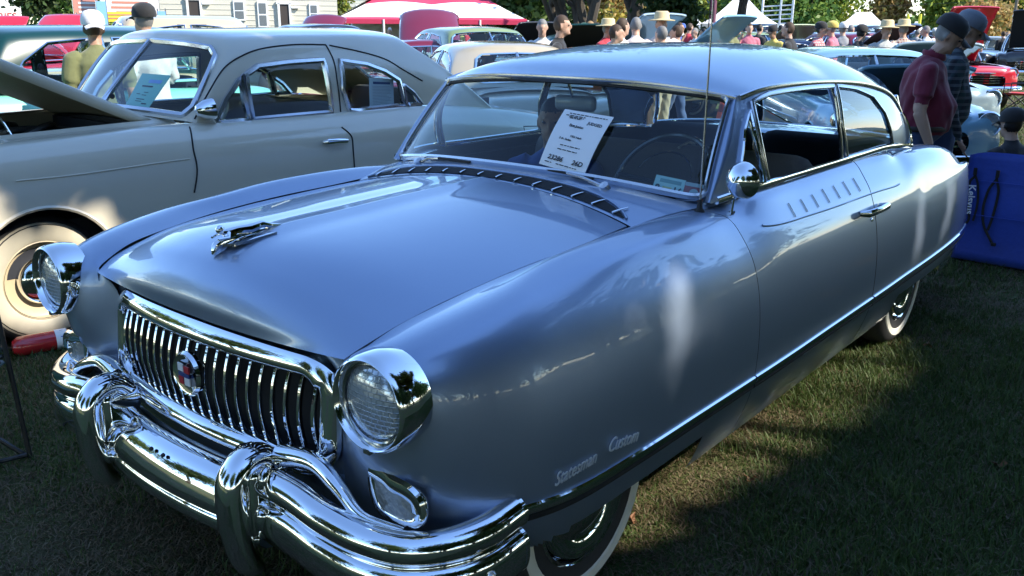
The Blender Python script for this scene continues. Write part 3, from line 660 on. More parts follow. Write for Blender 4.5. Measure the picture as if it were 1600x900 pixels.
mb.box((0, 1.9, .46), (1.6, 2.6, .03)); mb.build('interior_panel', DARKIN, car, smooth=False)
sw = np.array([.37, 1.19, 1.055]); tilt = Euler((rad(-52), 0, 0)).to_matrix()
ringp = [np.array(tilt@Vector((.205*math.cos(a), .205*math.sin(a), 0)))*np.array([1, -1, 1])*np.array([1, 1, 1])+sw for a in np.linspace(0, 2*math.pi, 40, endpoint=False)]
IV = mat('dark_wheel_plastic', (.045, .05, .06), rough=.25, coat=1)
stw = MB().tube(ringp, .011, 8, closed=True).build('steering_wheel', IV, car)
hr = [sw+(np.array(p)-sw)*.62+np.array([0, -.01, 0]) for p in ringp[22:40]]; MB().tube(hr, .004, 6).build('horn_ring', CHROME, stw)
mb = MB(); mb.tube([ringp[0], sw+np.array([0, -.03, -.01]), ringp[20]], .010, 6); mb.tube([sw+np.array([0, -.03, -.01]), ringp[10]], .01, 6); mb.tube([sw, (.37, .85, .90)], .02, 8); mb.build('wheel_spoke', IV, stw)
# rear-view mirror
rv = MB(); rbox(rv, (.005, 1.10, 1.335), (.19, .035, .062), .02, rot=(0, 0, .1)); rvo = rv.build('inside_mirror', mat('mirror_back', (.22, .25, .27), rough=.3, coat=.6), car); MB().tube([(0, 1.085, 1.36), (0, 1.05, 1.425)], .006, 6).build('mirror_stem', CHROME, rvo)
# inspection stickers inside the glass, lower left corner
def ws_frame(px, py, off=.006):
    u, v = uvpx(WS, [(px, py)])[0]; p, pu, pv = WS.pts([(u, v), (u+.1, v), (u, v+.1)]); X = pu-p; Y = pv-p; X /= np.linalg.norm(X); Y -= X*(X@Y); Y /= np.linalg.norm(Y); N = np.cross(X, Y)
    return p-N*off*np.sign(N@(p-CAM))*-1, X, Y
def card(name, m, fr, wd, ht, parent, th=.001, rot=0.):
    p, X, Y = fr; c_, s_ = math.cos(rot), math.sin(rot); X2 = X*c_+Y*s_; Y2 = Y*c_-X*s_; N = np.cross(X2, Y2)
    q = [p-X2*wd/2-Y2*ht/2, p+X2*wd/2-Y2*ht/2, p+X2*wd/2+Y2*ht/2, p-X2*wd/2+Y2*ht/2]
    return MB().ext(q, N*th).build(name, m, parent, smooth=False), (p, X2, Y2, N)
INK = mat('black_ink', (.03, .03, .035), rough=.8)
s1, (p, X, Y, N) = card('inspection_sticker', mat('pale_teal_sticker', (.42, .66, .66), rough=.6), ws_frame(1044, 290), .105, .072, car)
text_obj('sticker_number', '8', .034, INK, s1, p-X*.038-Y*.012+N*.0016, X, Y, .0004, bold=.0008); text_obj('sticker_number', '16', .034, INK, s1, p+X*.032-Y*.012+N*.0016, X, Y, .0004, bold=.0008)
MB().ext([p-X*.035+Y*.012+N*.0012, p+X*.04+Y*.012+N*.0012, p+X*.04+Y*.026+N*.0012, p-X*.035+Y*.026+N*.0012], N*.0004).build('sticker_band', mat('sticker_teal_ink', (.18, .36, .38), rough=.6), s1, smooth=False)
MB().ext([p-X*.02-Y*.018+N*.0012, p+X*.012-Y*.018+N*.0012, p+X*.012-Y*.002+N*.0012, p-X*.02-Y*.002+N*.0012], N*.0004).build('sticker_patch', mat('sticker_yellow', (.6, .55, .25), rough=.6), s1, smooth=False)
s2, (p, X, Y, N) = card('registration_sticker', mat('dark_red_sticker', (.30, .07, .09), rough=.6), ws_frame(1084, 298), .07, .066, car)
MB().ext([p-X*.034+Y*.018+N*.0012, p+X*.034+Y*.018+N*.0012, p+X*.034+Y*.032+N*.0012, p-X*.034+Y*.032+N*.0012], N*.0004).build('sticker_band', mat('sticker_grey', (.35, .45, .5), rough=.6), s2, smooth=False)
MB().ext([p+X*.016*math.cos(a)+Y*(.016*math.sin(a)-.006)+N*.0012 for a in np.linspace(0, 2*math.pi, 16, endpoint=False)], N*.0004).build('sticker_seal', MATS['sticker_grey'], s2, smooth=False)
# ------------------------------------------------------------------ judging sheet under the wiper
PAPER = mat('white_paper', (.88, .88, .88), rough=.7, var=.02)
def px_quad(c4):        # quad corners: pixels on (or in front of) the windshield
    return [WS.pts(uvpx(WS, [q]))[0] for q in c4]
q = px_quad([(842, 257), (912, 278), (961, 188), (886, 175)]); nrm = np.cross(q[1]-q[0], q[3]-q[0]); nrm /= np.linalg.norm(nrm)
if nrm@(CAM-q[0]) < 0: nrm = -nrm
q = [k+nrm*(.006+.012*(i > 1)) for i, k in enumerate(q)]
G = np.array([[q[0]+(q[1]-q[0])*s+(q[3]-q[0])*t*(1-s)+(q[2]-q[1])*t*s+nrm*.012*math.sin(math.pi*t) for t in np.linspace(0, 1, 9)] for s in np.linspace(0, 1, 5)])
mb = gridmesh(MB(), G); gridmesh(mb, G-nrm*.0012); sheet = tag(mb.build('judging_sheet', PAPER, None), 'white printed judging sheet numbered 23286 tucked under the silver hardtop wiper', 'paper sheet')
def on_sheet(s, t): 
    p = q[0]+(q[1]-q[0])*s+(q[3]-q[0])*t*(1-s)+(q[2]-q[1])*t*s+nrm*(.012*math.sin(math.pi*t)+.0016); X = q[1]-q[0]; Y = q[3]-q[0]; return p, X/np.linalg.norm(X), Y/np.linalg.norm(Y)
def sheet_text(txt, s, t, size, bold=0.): p, X, Y = on_sheet(s, t); text_obj('printed_text', txt, size, INK, sheet, p, X, Y, .0003, bold=bold)
Wd = np.linalg.norm(q[1]-q[0]); sheet_text('23286', .30, .145, .027, .0006); sheet_text('26D', .78, .145, .027, .0006); sheet_text('JUDGED', .75, .80, .017, .0003); sheet_text('First Junior', .42, .715, .014, .0003)
sheet_text('1953 Nash', .52, .53, .012, .0002); sheet_text('2-dr. Sedan', .33, .47, .012, .0002)
def rule(s0, s1, t, h=.004):
    A, B = on_sheet(s0, t), on_sheet(s1, t); MB().ext([A[0], B[0], B[0]+B[2]*h, A[0]+A[2]*h], nrm*.0003).build('printed_line', INK, sheet, smooth=False)
r2 = random.Random(3)
for (sa, sb, t) in ((.15, .92, .925), (.10, .52, .885), (.18, .48, .86), (.2, .42, .84), (.28, .70, .36), (.26, .68, .29), (.35, .8, .06), (.1, .25, .06), (.28, .58, .695)):
    s_ = sa
    while s_ < sb: l_ = r2.uniform(.03, .10); rule(s_, min(sb, s_+l_), t, .0035 if t != .695 else .0012); s_ += l_+(.018 if t != .695 else 0)
# ================================================================== ground
def ground_mat():
    m, n, b, out = node_mat('autumn_lawn'); b.inputs['Roughness'].default_value = .9; b.inputs['Specular IOR Level'].default_value = .2
    tc = n.nodes.new('ShaderNodeTexCoord')
    def nz(sc, det=5, lo=.35, hi=.65):
        t = n.nodes.new('ShaderNodeTexNoise'); t.inputs['Scale'].default_value = sc; t.inputs['Detail'].default_value = det; t.inputs['Roughness'].default_value = .6; n.links.new(tc.outputs['Object'], t.inputs['Vector'])
        r = n.nodes.new('ShaderNodeMapRange'); r.inputs[1].default_value = lo; r.inputs[2].default_value = hi; n.links.new(t.outputs[0], r.inputs[0]); return r.outputs[0]
    def mix(f, a, b_):
        x = n.nodes.new('ShaderNodeMix'); x.data_type = 'RGBA'; n.links.new(f, x.inputs[0])
        for k, q in ((6, a), (7, b_)):
            if isinstance(q, tuple): x.inputs[k].default_value = q+(1,)
            else: n.links.new(q, x.inputs[k])
        return x.outputs[2]
    c1 = mix(nz(60), (.045, .072, .020), (.105, .140, .040)); c2 = mix(nz(90), (.065, .050, .030), (.13, .10, .06))
    c3 = mix(nz(.55, 6, .42, .66), c1, c2); c4 = mix(nz(7, 6, .5, .75), c3, (.13, .12, .055)); n.links.new(c4, b.inputs['Base Color'])
    t = n.nodes.new('ShaderNodeTexNoise'); t.inputs['Scale'].default_value = 120; t.inputs['Detail'].default_value = 6; n.links.new(tc.outputs['Object'], t.inputs['Vector'])
    bp = n.nodes.new('ShaderNodeBump'); bp.inputs['Strength'].default_value = .8; bp.inputs['Distance'].default_value = .03; n.links.new(t.outputs[0], bp.inputs['Height']); n.links.new(bp.outputs[0], b.inputs['Normal'])
    return m
LAWN = ground_mat()
def zs_grid(xs, ys): return np.array([[(x, y, gz(x, y)) for y in ys] for x in xs])
ax_ = np.concatenate([-np.geomspace(600, 14, 26), np.linspace(-12, 12, 13), np.geomspace(14, 600, 26)])
o = gridmesh(MB(), zs_grid(ax_, ax_+1)).build('ground', LAWN, None); kind(o, 'structure')
# grass blades, near part of the lawn
def grass_mat():
    m, n, b, out = node_mat('grass_blade'); b.inputs['Roughness'].default_value = .55; b.inputs['Specular IOR Level'].default_value = .3
    at_ = n.nodes.new('ShaderNodeAttribute'); at_.attribute_name = 'tint'; n.links.new(at_.outputs['Color'], b.inputs['Base Color'])
    tr = n.nodes.new('ShaderNodeBsdfTranslucent'); n.links.new(at_.outputs['Color'], tr.inputs[0]); mx = n.nodes.new('ShaderNodeMixShader'); mx.inputs[0].default_value = .3
    n.links.new(b.outputs[0], mx.inputs[1]); n.links.new(tr.outputs[0], mx.inputs[2]); n.links.new(mx.outputs[0], out.inputs[0]); return m
GRASSM = grass_mat()
def vnoise(x, y, sc, seed):
    r = np.random.default_rng(seed); T = r.random((64, 64)); X = x*sc; Y = y*sc; i = np.floor(X).astype(int); j = np.floor(Y).astype(int); fx = X-i; fy = Y-j; fx = fx*fx*(3-2*fx); fy = fy*fy*(3-2*fy)
    g = lambda a, b: T[a % 64, b % 64]
    return (g(i, j)*(1-fx)+g(i+1, j)*fx)*(1-fy)+(g(i, j+1)*(1-fx)+g(i+1, j+1)*fx)*fy
def dryness(x, y): return np.clip((.5*vnoise(x, y, .8, 1)+.3*vnoise(x, y, 2.6, 2)+.2*vnoise(x, y, 7, 3)-.40)*4.2, 0, 1)
def blades(n, x0, x1, y0, y1, hgt, wid, keep=None):
    x = rng.uniform(x0, x1, n); y = rng.uniform(y0, y1, n)
    if keep is not None: k = keep(x, y); x, y = x[k], y[k]
    n = len(x); dry = dryness(x, y); d = np.hypot(x, y-1); z = -.011*np.maximum(0, np.minimum(d, 70)-9)
    dry = np.clip(dry+.45*np.clip((.4-x)*1.2, 0, 1)*np.clip((.8-y), 0, 1), 0, 1); isdry = rng.random(n) < (.30+.62*dry); h = hgt*rng.uniform(.45, 1.25, n)*np.where(isdry, .55, 1)*(1-.35*dry); a = rng.uniform(0, 2*math.pi, n); h = h*(.6+.8*vnoise(x, y, 5, 9)); lean = rng.uniform(.25, 1.1, n)*np.where(isdry, 2.4, 1); wv = wid*rng.uniform(.6, 1.3, n)
    b2 = a+rng.normal(1.57, .5, n); dx, dy = np.cos(a), np.sin(a); px_, py_ = np.cos(b2)*wv/2, np.sin(b2)*wv/2
    P = np.stack([x, y, z], 1); up = np.array([0, 0, 1.])
    D = np.stack([dx*lean*h*.45, dy*lean*h*.45, h*.62], 1); T = np.stack([dx*lean*h, dy*lean*h, h*np.where(lean > 1, .75, .98)], 1); S = np.stack([px_, py_, np.zeros(n)], 1)
    V = np.stack([P-S, P+S, P+D+S*.8, P+D-S*.8, P+T], 1).reshape(-1, 3)
    idx = np.arange(n)*5; loops = np.stack([idx, idx+1, idx+2, idx+3, idx+3, idx+2, idx+4], 1).reshape(-1)
    g1 = np.array([.040, .078, .016]); g2 = np.array([.105, .150, .040]); t = rng.random(n)[:, None]; c = g1+(g2-g1)*t
    b1 = np.array([.10, .075, .042]); b3 = np.array([.24, .185, .11]); c = np.where(isdry[:, None], b1+(b3-b1)*t, c)
    return V, loops, np.tile(np.array([4, 3]), n), np.repeat(np.concatenate([c, np.ones((n, 1))], 1), 5, 0)
def blade_obj(name, parts, label):
    V = np.concatenate([p[0] for p in parts]); off = np.cumsum([0]+[len(p[0]) for p in parts]); L = np.concatenate([p[1]+o_ for p, o_ in zip(parts, off)]); C = np.concatenate([p[2] for p in parts]); K = np.concatenate([p[3] for p in parts])
    me = bpy.data.meshes.new(name); me.vertices.add(len(V)); me.vertices.foreach_set('co', V.astype(np.float32).ravel()); me.loops.add(len(L)); me.loops.foreach_set('vertex_index', L.astype(np.int32))
    me.polygons.add(len(C)); st = np.concatenate([[0], np.cumsum(C)[:-1]]); me.polygons.foreach_set('loop_start', st.astype(np.int32)); me.polygons.foreach_set('loop_total', C.astype(np.int32)); me.update(calc_edges=True)
    ca = me.color_attributes.new('tint', 'FLOAT_COLOR', 'POINT'); ca.data.foreach_set('color', K.astype(np.float32).ravel()); me.materials.append(GRASSM); me.validate()
    o = bpy.data.objects.new(name, me); COL.objects.link(o); tag(o, label, 'grass'); return kind(o, 'stuff')
notcar = lambda x, y: ~((np.abs(x) < .72) & (y > -.4) & (y < 3.9))
g_parts = [blades(150000, .5, 2.9, -.9, 4.2, .050, .0042), blades(70000, -2.6, .7, -1.9, .3, .046, .0042), blades(70000, .0, 3.2, 4.2, 9, .055, .007), blades(90000, -5, 5.5, 8.5, 22, .055, .014), blades(40000, -14, 5, 20, 44, .06, .03, lambda x, y: x > -.55*y+0)]
blade_obj('grass', g_parts, 'short patchy green and dry brown lawn around the parked cars')
# fallen leaves
LEAFB = mat('dry_leaf', (.20, .085, .035), rough=.7, var=.35, scale=25)
def fallen(px, py, s, rz):
    p = atg(px, py); pts = []
    for k in range(10):
        a = 2*math.pi*k/10; r_ = s*(1 if k % 2 == 0 else .5)*(1.25 if k == 0 else 1); pts.append((r_*math.cos(a), r_*math.sin(a)*.8, .012*math.cos(2*a)+.028))
    mb = MB(); k = len(pts); mb.add(pts+[(0, 0, .022)]+[(a, b, c_-.0015) for a, b, c_ in pts]+[(0, 0, .0205)], [(i, (i+1) % k, k) for i in range(k)]+[(k+1+(i+1) % k, k+1+i, 2*k+1) for i in range(k)])
    o = mb.build('fallen_leaf', LEAFB, None, smooth=False, loc=p); o.rotation_euler = (.25, .1, rz); return o
for px, py, s, lb in ((982, 821, .032, 'curled brown fallen leaf on grass behind the front whitewall tyre'), (1562, 735, .032, 'pale brown fallen leaf alone on the dark shaded grass'), (1447, 546, .034, 'reddish fallen leaf on grass near the rear whitewall wheel'), (1405, 545, .02, 'small brown fallen leaf in shaded grass beside the rear wheel'), (1172, 758, .026, 'orange brown fallen leaf on the sunlit edge of the grass')):
    tag(fallen(px, py, s, px), lb, 'leaf', 'fallen leaves')
# ================================================================== trees
def leaf_mat(name, cols, transl=.35):
    m, n, b, out = node_mat(name); b.inputs['Roughness'].default_value = .5; b.inputs['Specular IOR Level'].default_value = .35
    at_ = n.nodes.new('ShaderNodeAttribute'); at_.attribute_name = 'tint'
    n.links.new(at_.outputs['Color'], b.inputs['Base Color']); tr = n.nodes.new('ShaderNodeBsdfTranslucent'); n.links.new(at_.outputs['Color'], tr.inputs[0]); mx = n.nodes.new('ShaderNodeMixShader'); mx.inputs[0].default_value = transl
    n.links.new(b.outputs[0], mx.inputs[1]); n.links.new(tr.outputs[0], mx.inputs[2]); n.links.new(mx.outputs[0], out.inputs[0]); return m
LEAFM = leaf_mat('tree_leaf', None)
BARK = mat('bark', (.075, .06, .045), rough=.95, var=.4, scale=14, bump=.6)
def leaves_mesh(name, C, size, cols, parent, seed=0):
    r = np.random.default_rng(seed); n = len(C); A = r.normal(size=(n, 3)); A /= np.linalg.norm(A, axis=1)[:, None]; B = r.normal(size=(n, 3)); B -= A*(A*B).sum(1)[:, None]; B /= np.linalg.norm(B, axis=1)[:, None]
    s = size*r.uniform(.6, 1.4, n)[:, None]; N = np.cross(A, B)*s*.18
    V = np.stack([C-A*s, C+B*s*.55+N, C+A*s, C-B*s*.55+N], 1).reshape(-1, 3); i = np.arange(n)*4; L = np.stack([i, i+1, i+2, i+3], 1).reshape(-1)
    cols = np.array(cols); k = r.integers(0, len(cols), n); c = cols[k]*r.uniform(.75, 1.3, n)[:, None]
    me = bpy.data.meshes.new(name); me.vertices.add(4*n); me.vertices.foreach_set('co', V.astype(np.float32).ravel()); me.loops.add(4*n); me.loops.foreach_set('vertex_index', L.astype(np.int32)); me.polygons.add(n); me.polygons.foreach_set('loop_start', (np.arange(n)*4).astype(np.int32)); me.polygons.foreach_set('loop_total', np.full(n, 4, np.int32)); me.update(calc_edges=True)
    ca = me.color_attributes.new('tint', 'FLOAT_COLOR', 'POINT'); ca.data.foreach_set('color', np.repeat(np.concatenate([c, np.ones((n, 1))], 1), 4, 0).astype(np.float32).ravel()); me.materials.append(LEAFM)
    o = bpy.data.objects.new(name, me); COL.objects.link(o); o.parent = parent; return o
def limb(mb, a, b, r0, r1, seed, n=6, wob=.12):
    r = random.Random(seed); a = np.array(a, float); b = np.array(b, float); L = np.linalg.norm(b-a); P = [a+(b-a)*t+np.array([r.uniform(-1, 1), r.uniform(-1, 1), r.uniform(-.4, .4)])*L*wob*math.sin(math.pi*t) for t in np.linspace(0, 1, n)]
    mb.tube(P, np.linspace(r0, r1, n), 8); return P
# sunlit gaps on the ground around the car (photo pixels turned into ground points)
GP = lambda L: [tuple(atg(*p)[:2]) for p in L]
# shadows are tested where a leaf's shadow lands on the ground
holes = [GP([(960, 880), (940, 800), (985, 745), (1080, 700), (1190, 610), (1300, 545), (1385, 535), (1420, 600), (1370, 640), (1230, 700), (1120, 780), (1030, 860)])]
def shadow_xy(P): return P[..., :2]-SUNV[:2]*(P[..., 2:3]/SUNV[2])
spots = []      # (point in the place that is sunlit, radius)
for p, r_ in (((-2.5, -.28, .90), .10), ((-2.5, -.30, .72), .12), ((-2.5, -.42, .80), .16), ((-2.5, -.55, .6), .20), ((-2.62, -.02, .30), .34), ((-2.5, -.62, .95), .22), ((.64, 1.90, 1.47), .12), ((.98, .50, .78), .05), ((.97, 3.30, .80), .10), ((.975, 3.15, .62), .08), ((-2.9, 1.6, 1.5), .06), ((.3, 4.6, .0), .25), ((1.5, 5.0, 0), .22), ((2.2, 5.4, 0), .25), ((1.9, 3.9, 0), .12)):
    spots.append((shadow_xy(np.array(p)), r_+.07))
def grow(h, d):
    h = np.array(h); c_ = h.mean(0); v = h-c_; return [tuple(q) for q in c_+v*(1+d/np.linalg.norm(v, axis=1))[:, None]]
holes = [grow(h, .16) for h in holes]
for q_, r_ in (((1060, 430), .05), ((1062, 490), .06), ((1058, 550), .06), ((1000, 520), .03), ((1440, 300), .06), ((1438, 345), .07), ((1432, 395), .07), ((1345, 380), .03), ((1290, 420), .03)): spots.append((shadow_xy(on(q_)), r_+.06))
def lit(S):
    k = np.zeros(len(S), bool)
    for c_, r_ in spots: k |= np.hypot(S[:, 0]-c_[0], S[:, 1]-c_[1]) < r_
    for h in holes:
        lo = np.min(h, 0); hi = np.max(h, 0); q = np.where((S[:, 0] > lo[0]) & (S[:, 0] < hi[0]) & (S[:, 1] > lo[1]) & (S[:, 1] < hi[1]))[0]
        for i in q:
            if inpoly(S[i], h): k[i] = True
    return k
def shade_tree(name, base, u0, u1, v0, v1, zlo, zhi, n, label, seed):
    """unseen lawn tree, crown shaped to shade the ground rectangle u0..u1, v0..v1"""
    t = thing(name, label, 'tree', (*base, 0), 0, 'shade trees behind the photographer')
    r = np.random.default_rng(seed); k = 150
    cu = r.uniform(u0, u1, k); cv = r.uniform(v0, v1, k); cz = r.uniform(zlo, zhi, k)
    cen = np.stack([cu+SUNV[0]/SUNV[2]*cz, cv+SUNV[1]/SUNV[2]*cz, cz], 1)
    C = (cen[r.integers(0, k, n)]+r.normal(size=(n, 3))*np.array([.62, .62, .42]))
    S = shadow_xy(C); C = C[~lit(S)]; S = shadow_xy(C); C = C[(S[:, 1] < 7.0) & (S[:, 0] > -5.2)]  # crown shaped for the light: leaves dropped so sun patches land as set
    b3 = np.array([*base, 0.])
    leaves_mesh('crown', C-b3, .125, [(.045, .085, .018), (.07, .115, .022), (.11, .12, .025), (.16, .12, .03)], t, seed)
    mb = MB(); top = np.array([.3, .2, zhi*.75]); limb(mb, (0, 0, -.1), top, .30, .12, seed)
    for i in range(16):
        q = cen[r.integers(0, k)]-b3; s_ = top*r.uniform(.45, .95); limb(mb, s_, q, .09, .02, seed+i)
    mb.build('trunk', BARK, t); return t
shade_tree('maple_tree', (10.6, 5.2), -4.7, 4.6, -3.6, 6.4, 7.2, 10.8, 95000, 'broad leafy maple out of view, crown shaped to shade and dapple the silver and cream cars', 5)
# ================================================================== generic period car (local frame: front axle at origin, nose towards -Y, left side +X)
def gcar(name, label, loc, rz, body, roofp=None, W=.90, y0=-.80, y1=4.05, wb=2.9, zs=.98, zh=1.03, zb=.28, cowl=.80, rear=3.15, ytf=1.15, ytr=2.75, zr=1.56, zbelt=1.03, wbelt=.76, wroof=.60,
         hood_open=0., trunk_open=0., wins=None, ww=True, group=None, res=1., grille=True, cap=CHROME, conv=False, deck=.98, seats=None, arch_r=.385, capstyle=1, rim=None, glassm=None, wheels=(1, -1), px_wins=None, zdrop=.0, hood_w=.60, under=None, wwr=None, mould=True, hth=.035):
    roofp = roofp or body; glassm = glassm or GLASS
    t = thing(name, label, 'car', loc, rz, group)
    def row(y, w, s, c_, b=zb):
        return [(w-.08, y, b), (w-.03, y, b+.09), (w-.004, y, .50), (w, y, .62), (w-.012, y, s-.20), (w-.045, y, s-.085), (w-.10, y, s-.02), (w-.18, y, s), (w*.66, y, s-.006), (w*.56, y, s+(c_-s)*.45), (w*.28, y, s+(c_-s)*.9), (0, y, c_)]
    def squash(r, y, kw, zc, kz): return [(x*kw, y, zc+(z-zc)*kz) for x, _, z in r]
    R0 = row(y0+.45, W-.02, zs-.01, zh-.015); Rr = row(y1-.45, W-.04, deck-.02, deck+.02, zb+.05)
    G = [squash(R0, y0, .55, .66, .30), squash(R0, y0+.03, .80, .66, .66), squash(R0, y0+.12, .93, .66, .88), R0, row(0, W, zs, zh), row(cowl*.55, W, zs+.01, zh+.015), row(cowl, W, zs+.015, zh+.02), row((cowl+rear)*.4, W, zs+.005, zh), row((cowl+rear)*.62, W, zs, zh), row(rear, W, (zs+deck)/2, deck+.05), row((rear+y1)/2, W-.015, deck, deck+.045, zb+.02), Rr, squash(Rr, y1-.14, .95, .66, .88), squash(Rr, y1-.03, .82, .66, .62), squash(Rr, y1, .5, .66, .3)]
    S = Surf(G); us = np.linspace(0, 14, int(110*res)); vs = np.linspace(0, 11, int(44*res)); P = S.grid(us, vs)
    hoodc = lambda p: p[1] < cowl-.04 and p[1] > y0+.16 and abs(p[0]) < hood_w*W and p[2] > zs-.16
    trunkc = lambda p: trunk_open and p[1] > rear+.08 and p[1] < y1-.12 and abs(p[0]) < .6*W and p[2] > deck-.2
    def bodym(p, i, j):
        if p[0] > W-.14:
            for yw in (0, wb):
                if (p[1]-yw)**2+(p[2]-.36)**2 < arch_r**2 and p[2] < .80: return False
        if cowl+.06 < p[1] < rear-.06 and abs(p[0]) < W-.19 and p[2] > zs-.12: return False
        return not hoodc(p) and not trunkc(p)
    mb = MB()
    for sx in (1, -1): gridmesh(mb, P, bodym, sx)
    bo = mb.build('body', body, t, angle=55, merge=1e-5); drop_loose(bo)
    bm = bmesh.new(); bm.from_mesh(bo.data)
    for e_ in bm.edges:
        if len(e_.link_faces) == 1:
            for v_ in e_.verts:
                if abs(v_.co.x) > W-.15 and v_.co.z < .85:
                    for yw in (0, wb):
                        dy, dz = v_.co.y-yw, v_.co.z-.36; q_ = math.hypot(dy, dz)
                        if abs(q_-arch_r) < .085 and q_ > .1: v_.co.y = yw+dy*arch_r/q_; v_.co.z = .36+dz*arch_r/q_
    bm.to_mesh(bo.data); bm.free()
    for sx in (1, -1):
        for yw in (0, wb):
            L = []
            for a_ in np.linspace(-.15, math.pi+.15, 26):
                yy, zz = yw+arch_r*math.cos(a_), .36+arch_r*math.sin(a_); u_ = S.u_at(1, yy, 3); L.append((sx*(S.pts([(u_, S.v_at(2, zz, u_))])[0][0]-.004), yy, zz))
            MB().tube(L, .012, 6).build('arch_lip', body, t)
            mb = MB(); mb.lathe([(arch_r+.03, 0), (arch_r+.03, .28), (.05, .28)], 24, (sx*(W-.05), yw, .36), (-sx, 0, 0)); mb.build('wheel_well', BLACK, t)
    mb = MB()
    for sx in (1, -1): gridmesh(mb, P, lambda p, i, j: hoodc(p), sx)
    ho = mb.build('hood', [body, under or BLACK], t, angle=55, merge=1e-5); drop_loose(ho)
    sm = ho.modifiers.new('thick', 'SOLIDIFY'); sm.thickness = hth; sm.offset = -1; sm.material_offset = 1
    if hood_open:
        hz = np.array([0, cowl-.05, zh+.0]); ho.data.transform(Matrix.Translation(-Vector(hz))); ho.location = hz; ho.rotation_euler = (-hood_open, 0, 0)
        mb = MB(); mb.box((0, cowl/2-.1+y0/4, zs-.42), (hood_w*2*W+.02, cowl-y0-.35, .06)); mb.box((0, cowl-.02, zs-.2), (W*1.3, .04, .40)); 
        rbox(mb, (0, .22, zs-.25), (.26, .7, .30), .05); rbox(mb, (.05, .1, zs-.08), (.30, .30, .10), .05)
        mb.box((0, y0+.25, zs-.28), (W*1.0, .06, .40)); mb.build('engine', BLACK, t)
    if trunk_open:
        mb = MB()
        for sx in (1, -1): gridmesh(mb, P, lambda p, i, j: bool(trunkc(p)), sx)
        to = mb.build('trunk_lid', body, t, angle=55, merge=1e-5); drop_loose(to); sm = to.modifiers.new('thick', 'SOLIDIFY'); sm.thickness = .03
        hz = np.array([0, rear+.1, deck+.05]); to.data.transform(Matrix.Translation(-Vector(hz))); to.location = hz; to.rotation_euler = (trunk_open, 0, 0)
    # dark inner shell
    mb = MB(); mb.box((0, (y0+y1)/2+.2, .50), (W*1.72, y1-y0-1.0, .26)); mb.box((0, cowl+.08, zs-.15), (W*1.5, .3, .25))
    if not conv: mb.box((0, rear-.15, zs-.12), (W*1.5, .3, .25))
    mb.build('interior_floor', DARKIN, t, smooth=False)
    mb = MB(); sm_ = seats or FAB_NAVY; rbox(mb, (0, cowl+.95, .74), (W*1.45, .5, .22), .06, 2); rbox(mb, (0, cowl+1.2, .90), (W*1.45, .16, .44), .06, 2, rot=(-.2, 0, 0)); mb.build('front_seat', sm_, t)
    if not conv:
        mb = MB(); rbox(mb, (0, rear-.45, .74), (W*1.4, .4, .2), .06, 2); rbox(mb, (0, rear-.28, .90), (W*1.4, .16, .44), .06, 2, rot=(-.2, 0, 0)); mb.build('rear_seat', sm_, t)
    MB().tube([(.36+.19*math.cos(a), cowl+.42+.19*math.sin(a)*.6, zbelt-.01+.19*math.sin(a)*.8) for a in np.linspace(0, 2*math.pi, 20, endpoint=False)], .012, 6, closed=True).build('steering_wheel', mat('cream_plastic', (.5, .45, .35), rough=.4), t)
    # cabin
    Y = lambda a, b, f: a+(b-a)*f
    yA, yC = cowl, rear
    bl = [(0, yA-.10, zbelt+.05), (wbelt*.55, yA-.06, zbelt+.045), (wbelt*.90, yA+.06, zbelt+.02), (wbelt, yA+.20, zbelt)]+[(wbelt, Y(yA+.2, yC-.16, f), zbelt) for f in (.25, .5, .75)]+[(wbelt, yC-.16, zbelt-zdrop), (wbelt*.97, yC-.02, zbelt-zdrop), (wbelt*.60, yC+.12, zbelt+.02-zdrop), (0, yC+.16, zbelt+.03-zdrop)]
    zre = zr-.085
    tp = [(0, ytf, zre+.02), (wroof*.6, ytf+.02, zre+.01), (wroof*.93, ytf+.08, zre-.01), (wroof+.01, ytf+.2, zre)]+[(wroof+.015, Y(ytf+.2, ytr-.2, f), zre+.012) for f in (.25, .5, .75)]+[(wroof, ytr-.2, zre-.01), (wroof*.93, ytr-.06, zre-.03), (wroof*.6, ytr+.02, zre-.01), (0, ytr+.04, zre)]
    sp = [Y(ytf+.15, ytr-.18, f) for f in (0, .02, .08, .2, .35, .5, .65, .8, .92, .98, 1)]
    Cg = []
    for k in range(11):
        b = np.array(bl[k]); e = np.array(tp[k]); c_ = np.array([0, sp[k], zr-.012*abs(k-5)/5])
        bow = np.array([.03 if 2 <= k <= 8 else 0, 0, .01])
        Cg.append([b, b+(e-b)*.35+bow, b+(e-b)*.70+bow, e, e+(c_-e)*np.array([.18, .18, .55]), e+(c_-e)*np.array([.5, .5, .88]), c_])
    K = Surf(Cg); t['k'] = 0; del t['k']
    if not conv:
        n_u, n_v = int(120*res), int(40*res); cu = np.linspace(0, 10, n_u); cv = np.linspace(0, 6, n_v); Q = K.grid(cu, cv)
        wl = [[(-.2, .18), (1.9, .18), (2.05, .5), (2.0, 2.4), (1.75, 2.72), (-.2, 2.78)]]
        wl += wins or [[(3.2, .12), (3.35, 1.4), (3.75, 2.35), (5.0, 2.62), (5.0, .12)], [(5.25, .12), (5.25, 2.62), (6.4, 2.5), (7.1, 1.9), (7.45, .9), (7.4, .12)]]
        wl += [[(8.75, .5), (8.8, 2.2), (9.0, 2.6), (10.2, 2.65), (10.2, .35), (9.0, .3)]]
        if px_wins: wl = wl[:1]+[uvpx(K, q, off=loc, vr=(0, 3)) for q in px_wins]+wl[-1:]
        cc = lambda i, j: ((cu[i]+cu[i+1])/2, (cv[j]+cv[j+1])/2)
        inw = lambda i, j: any(inpoly(cc(i, j), w_) for w_ in wl) if cv[j] < 3 else False
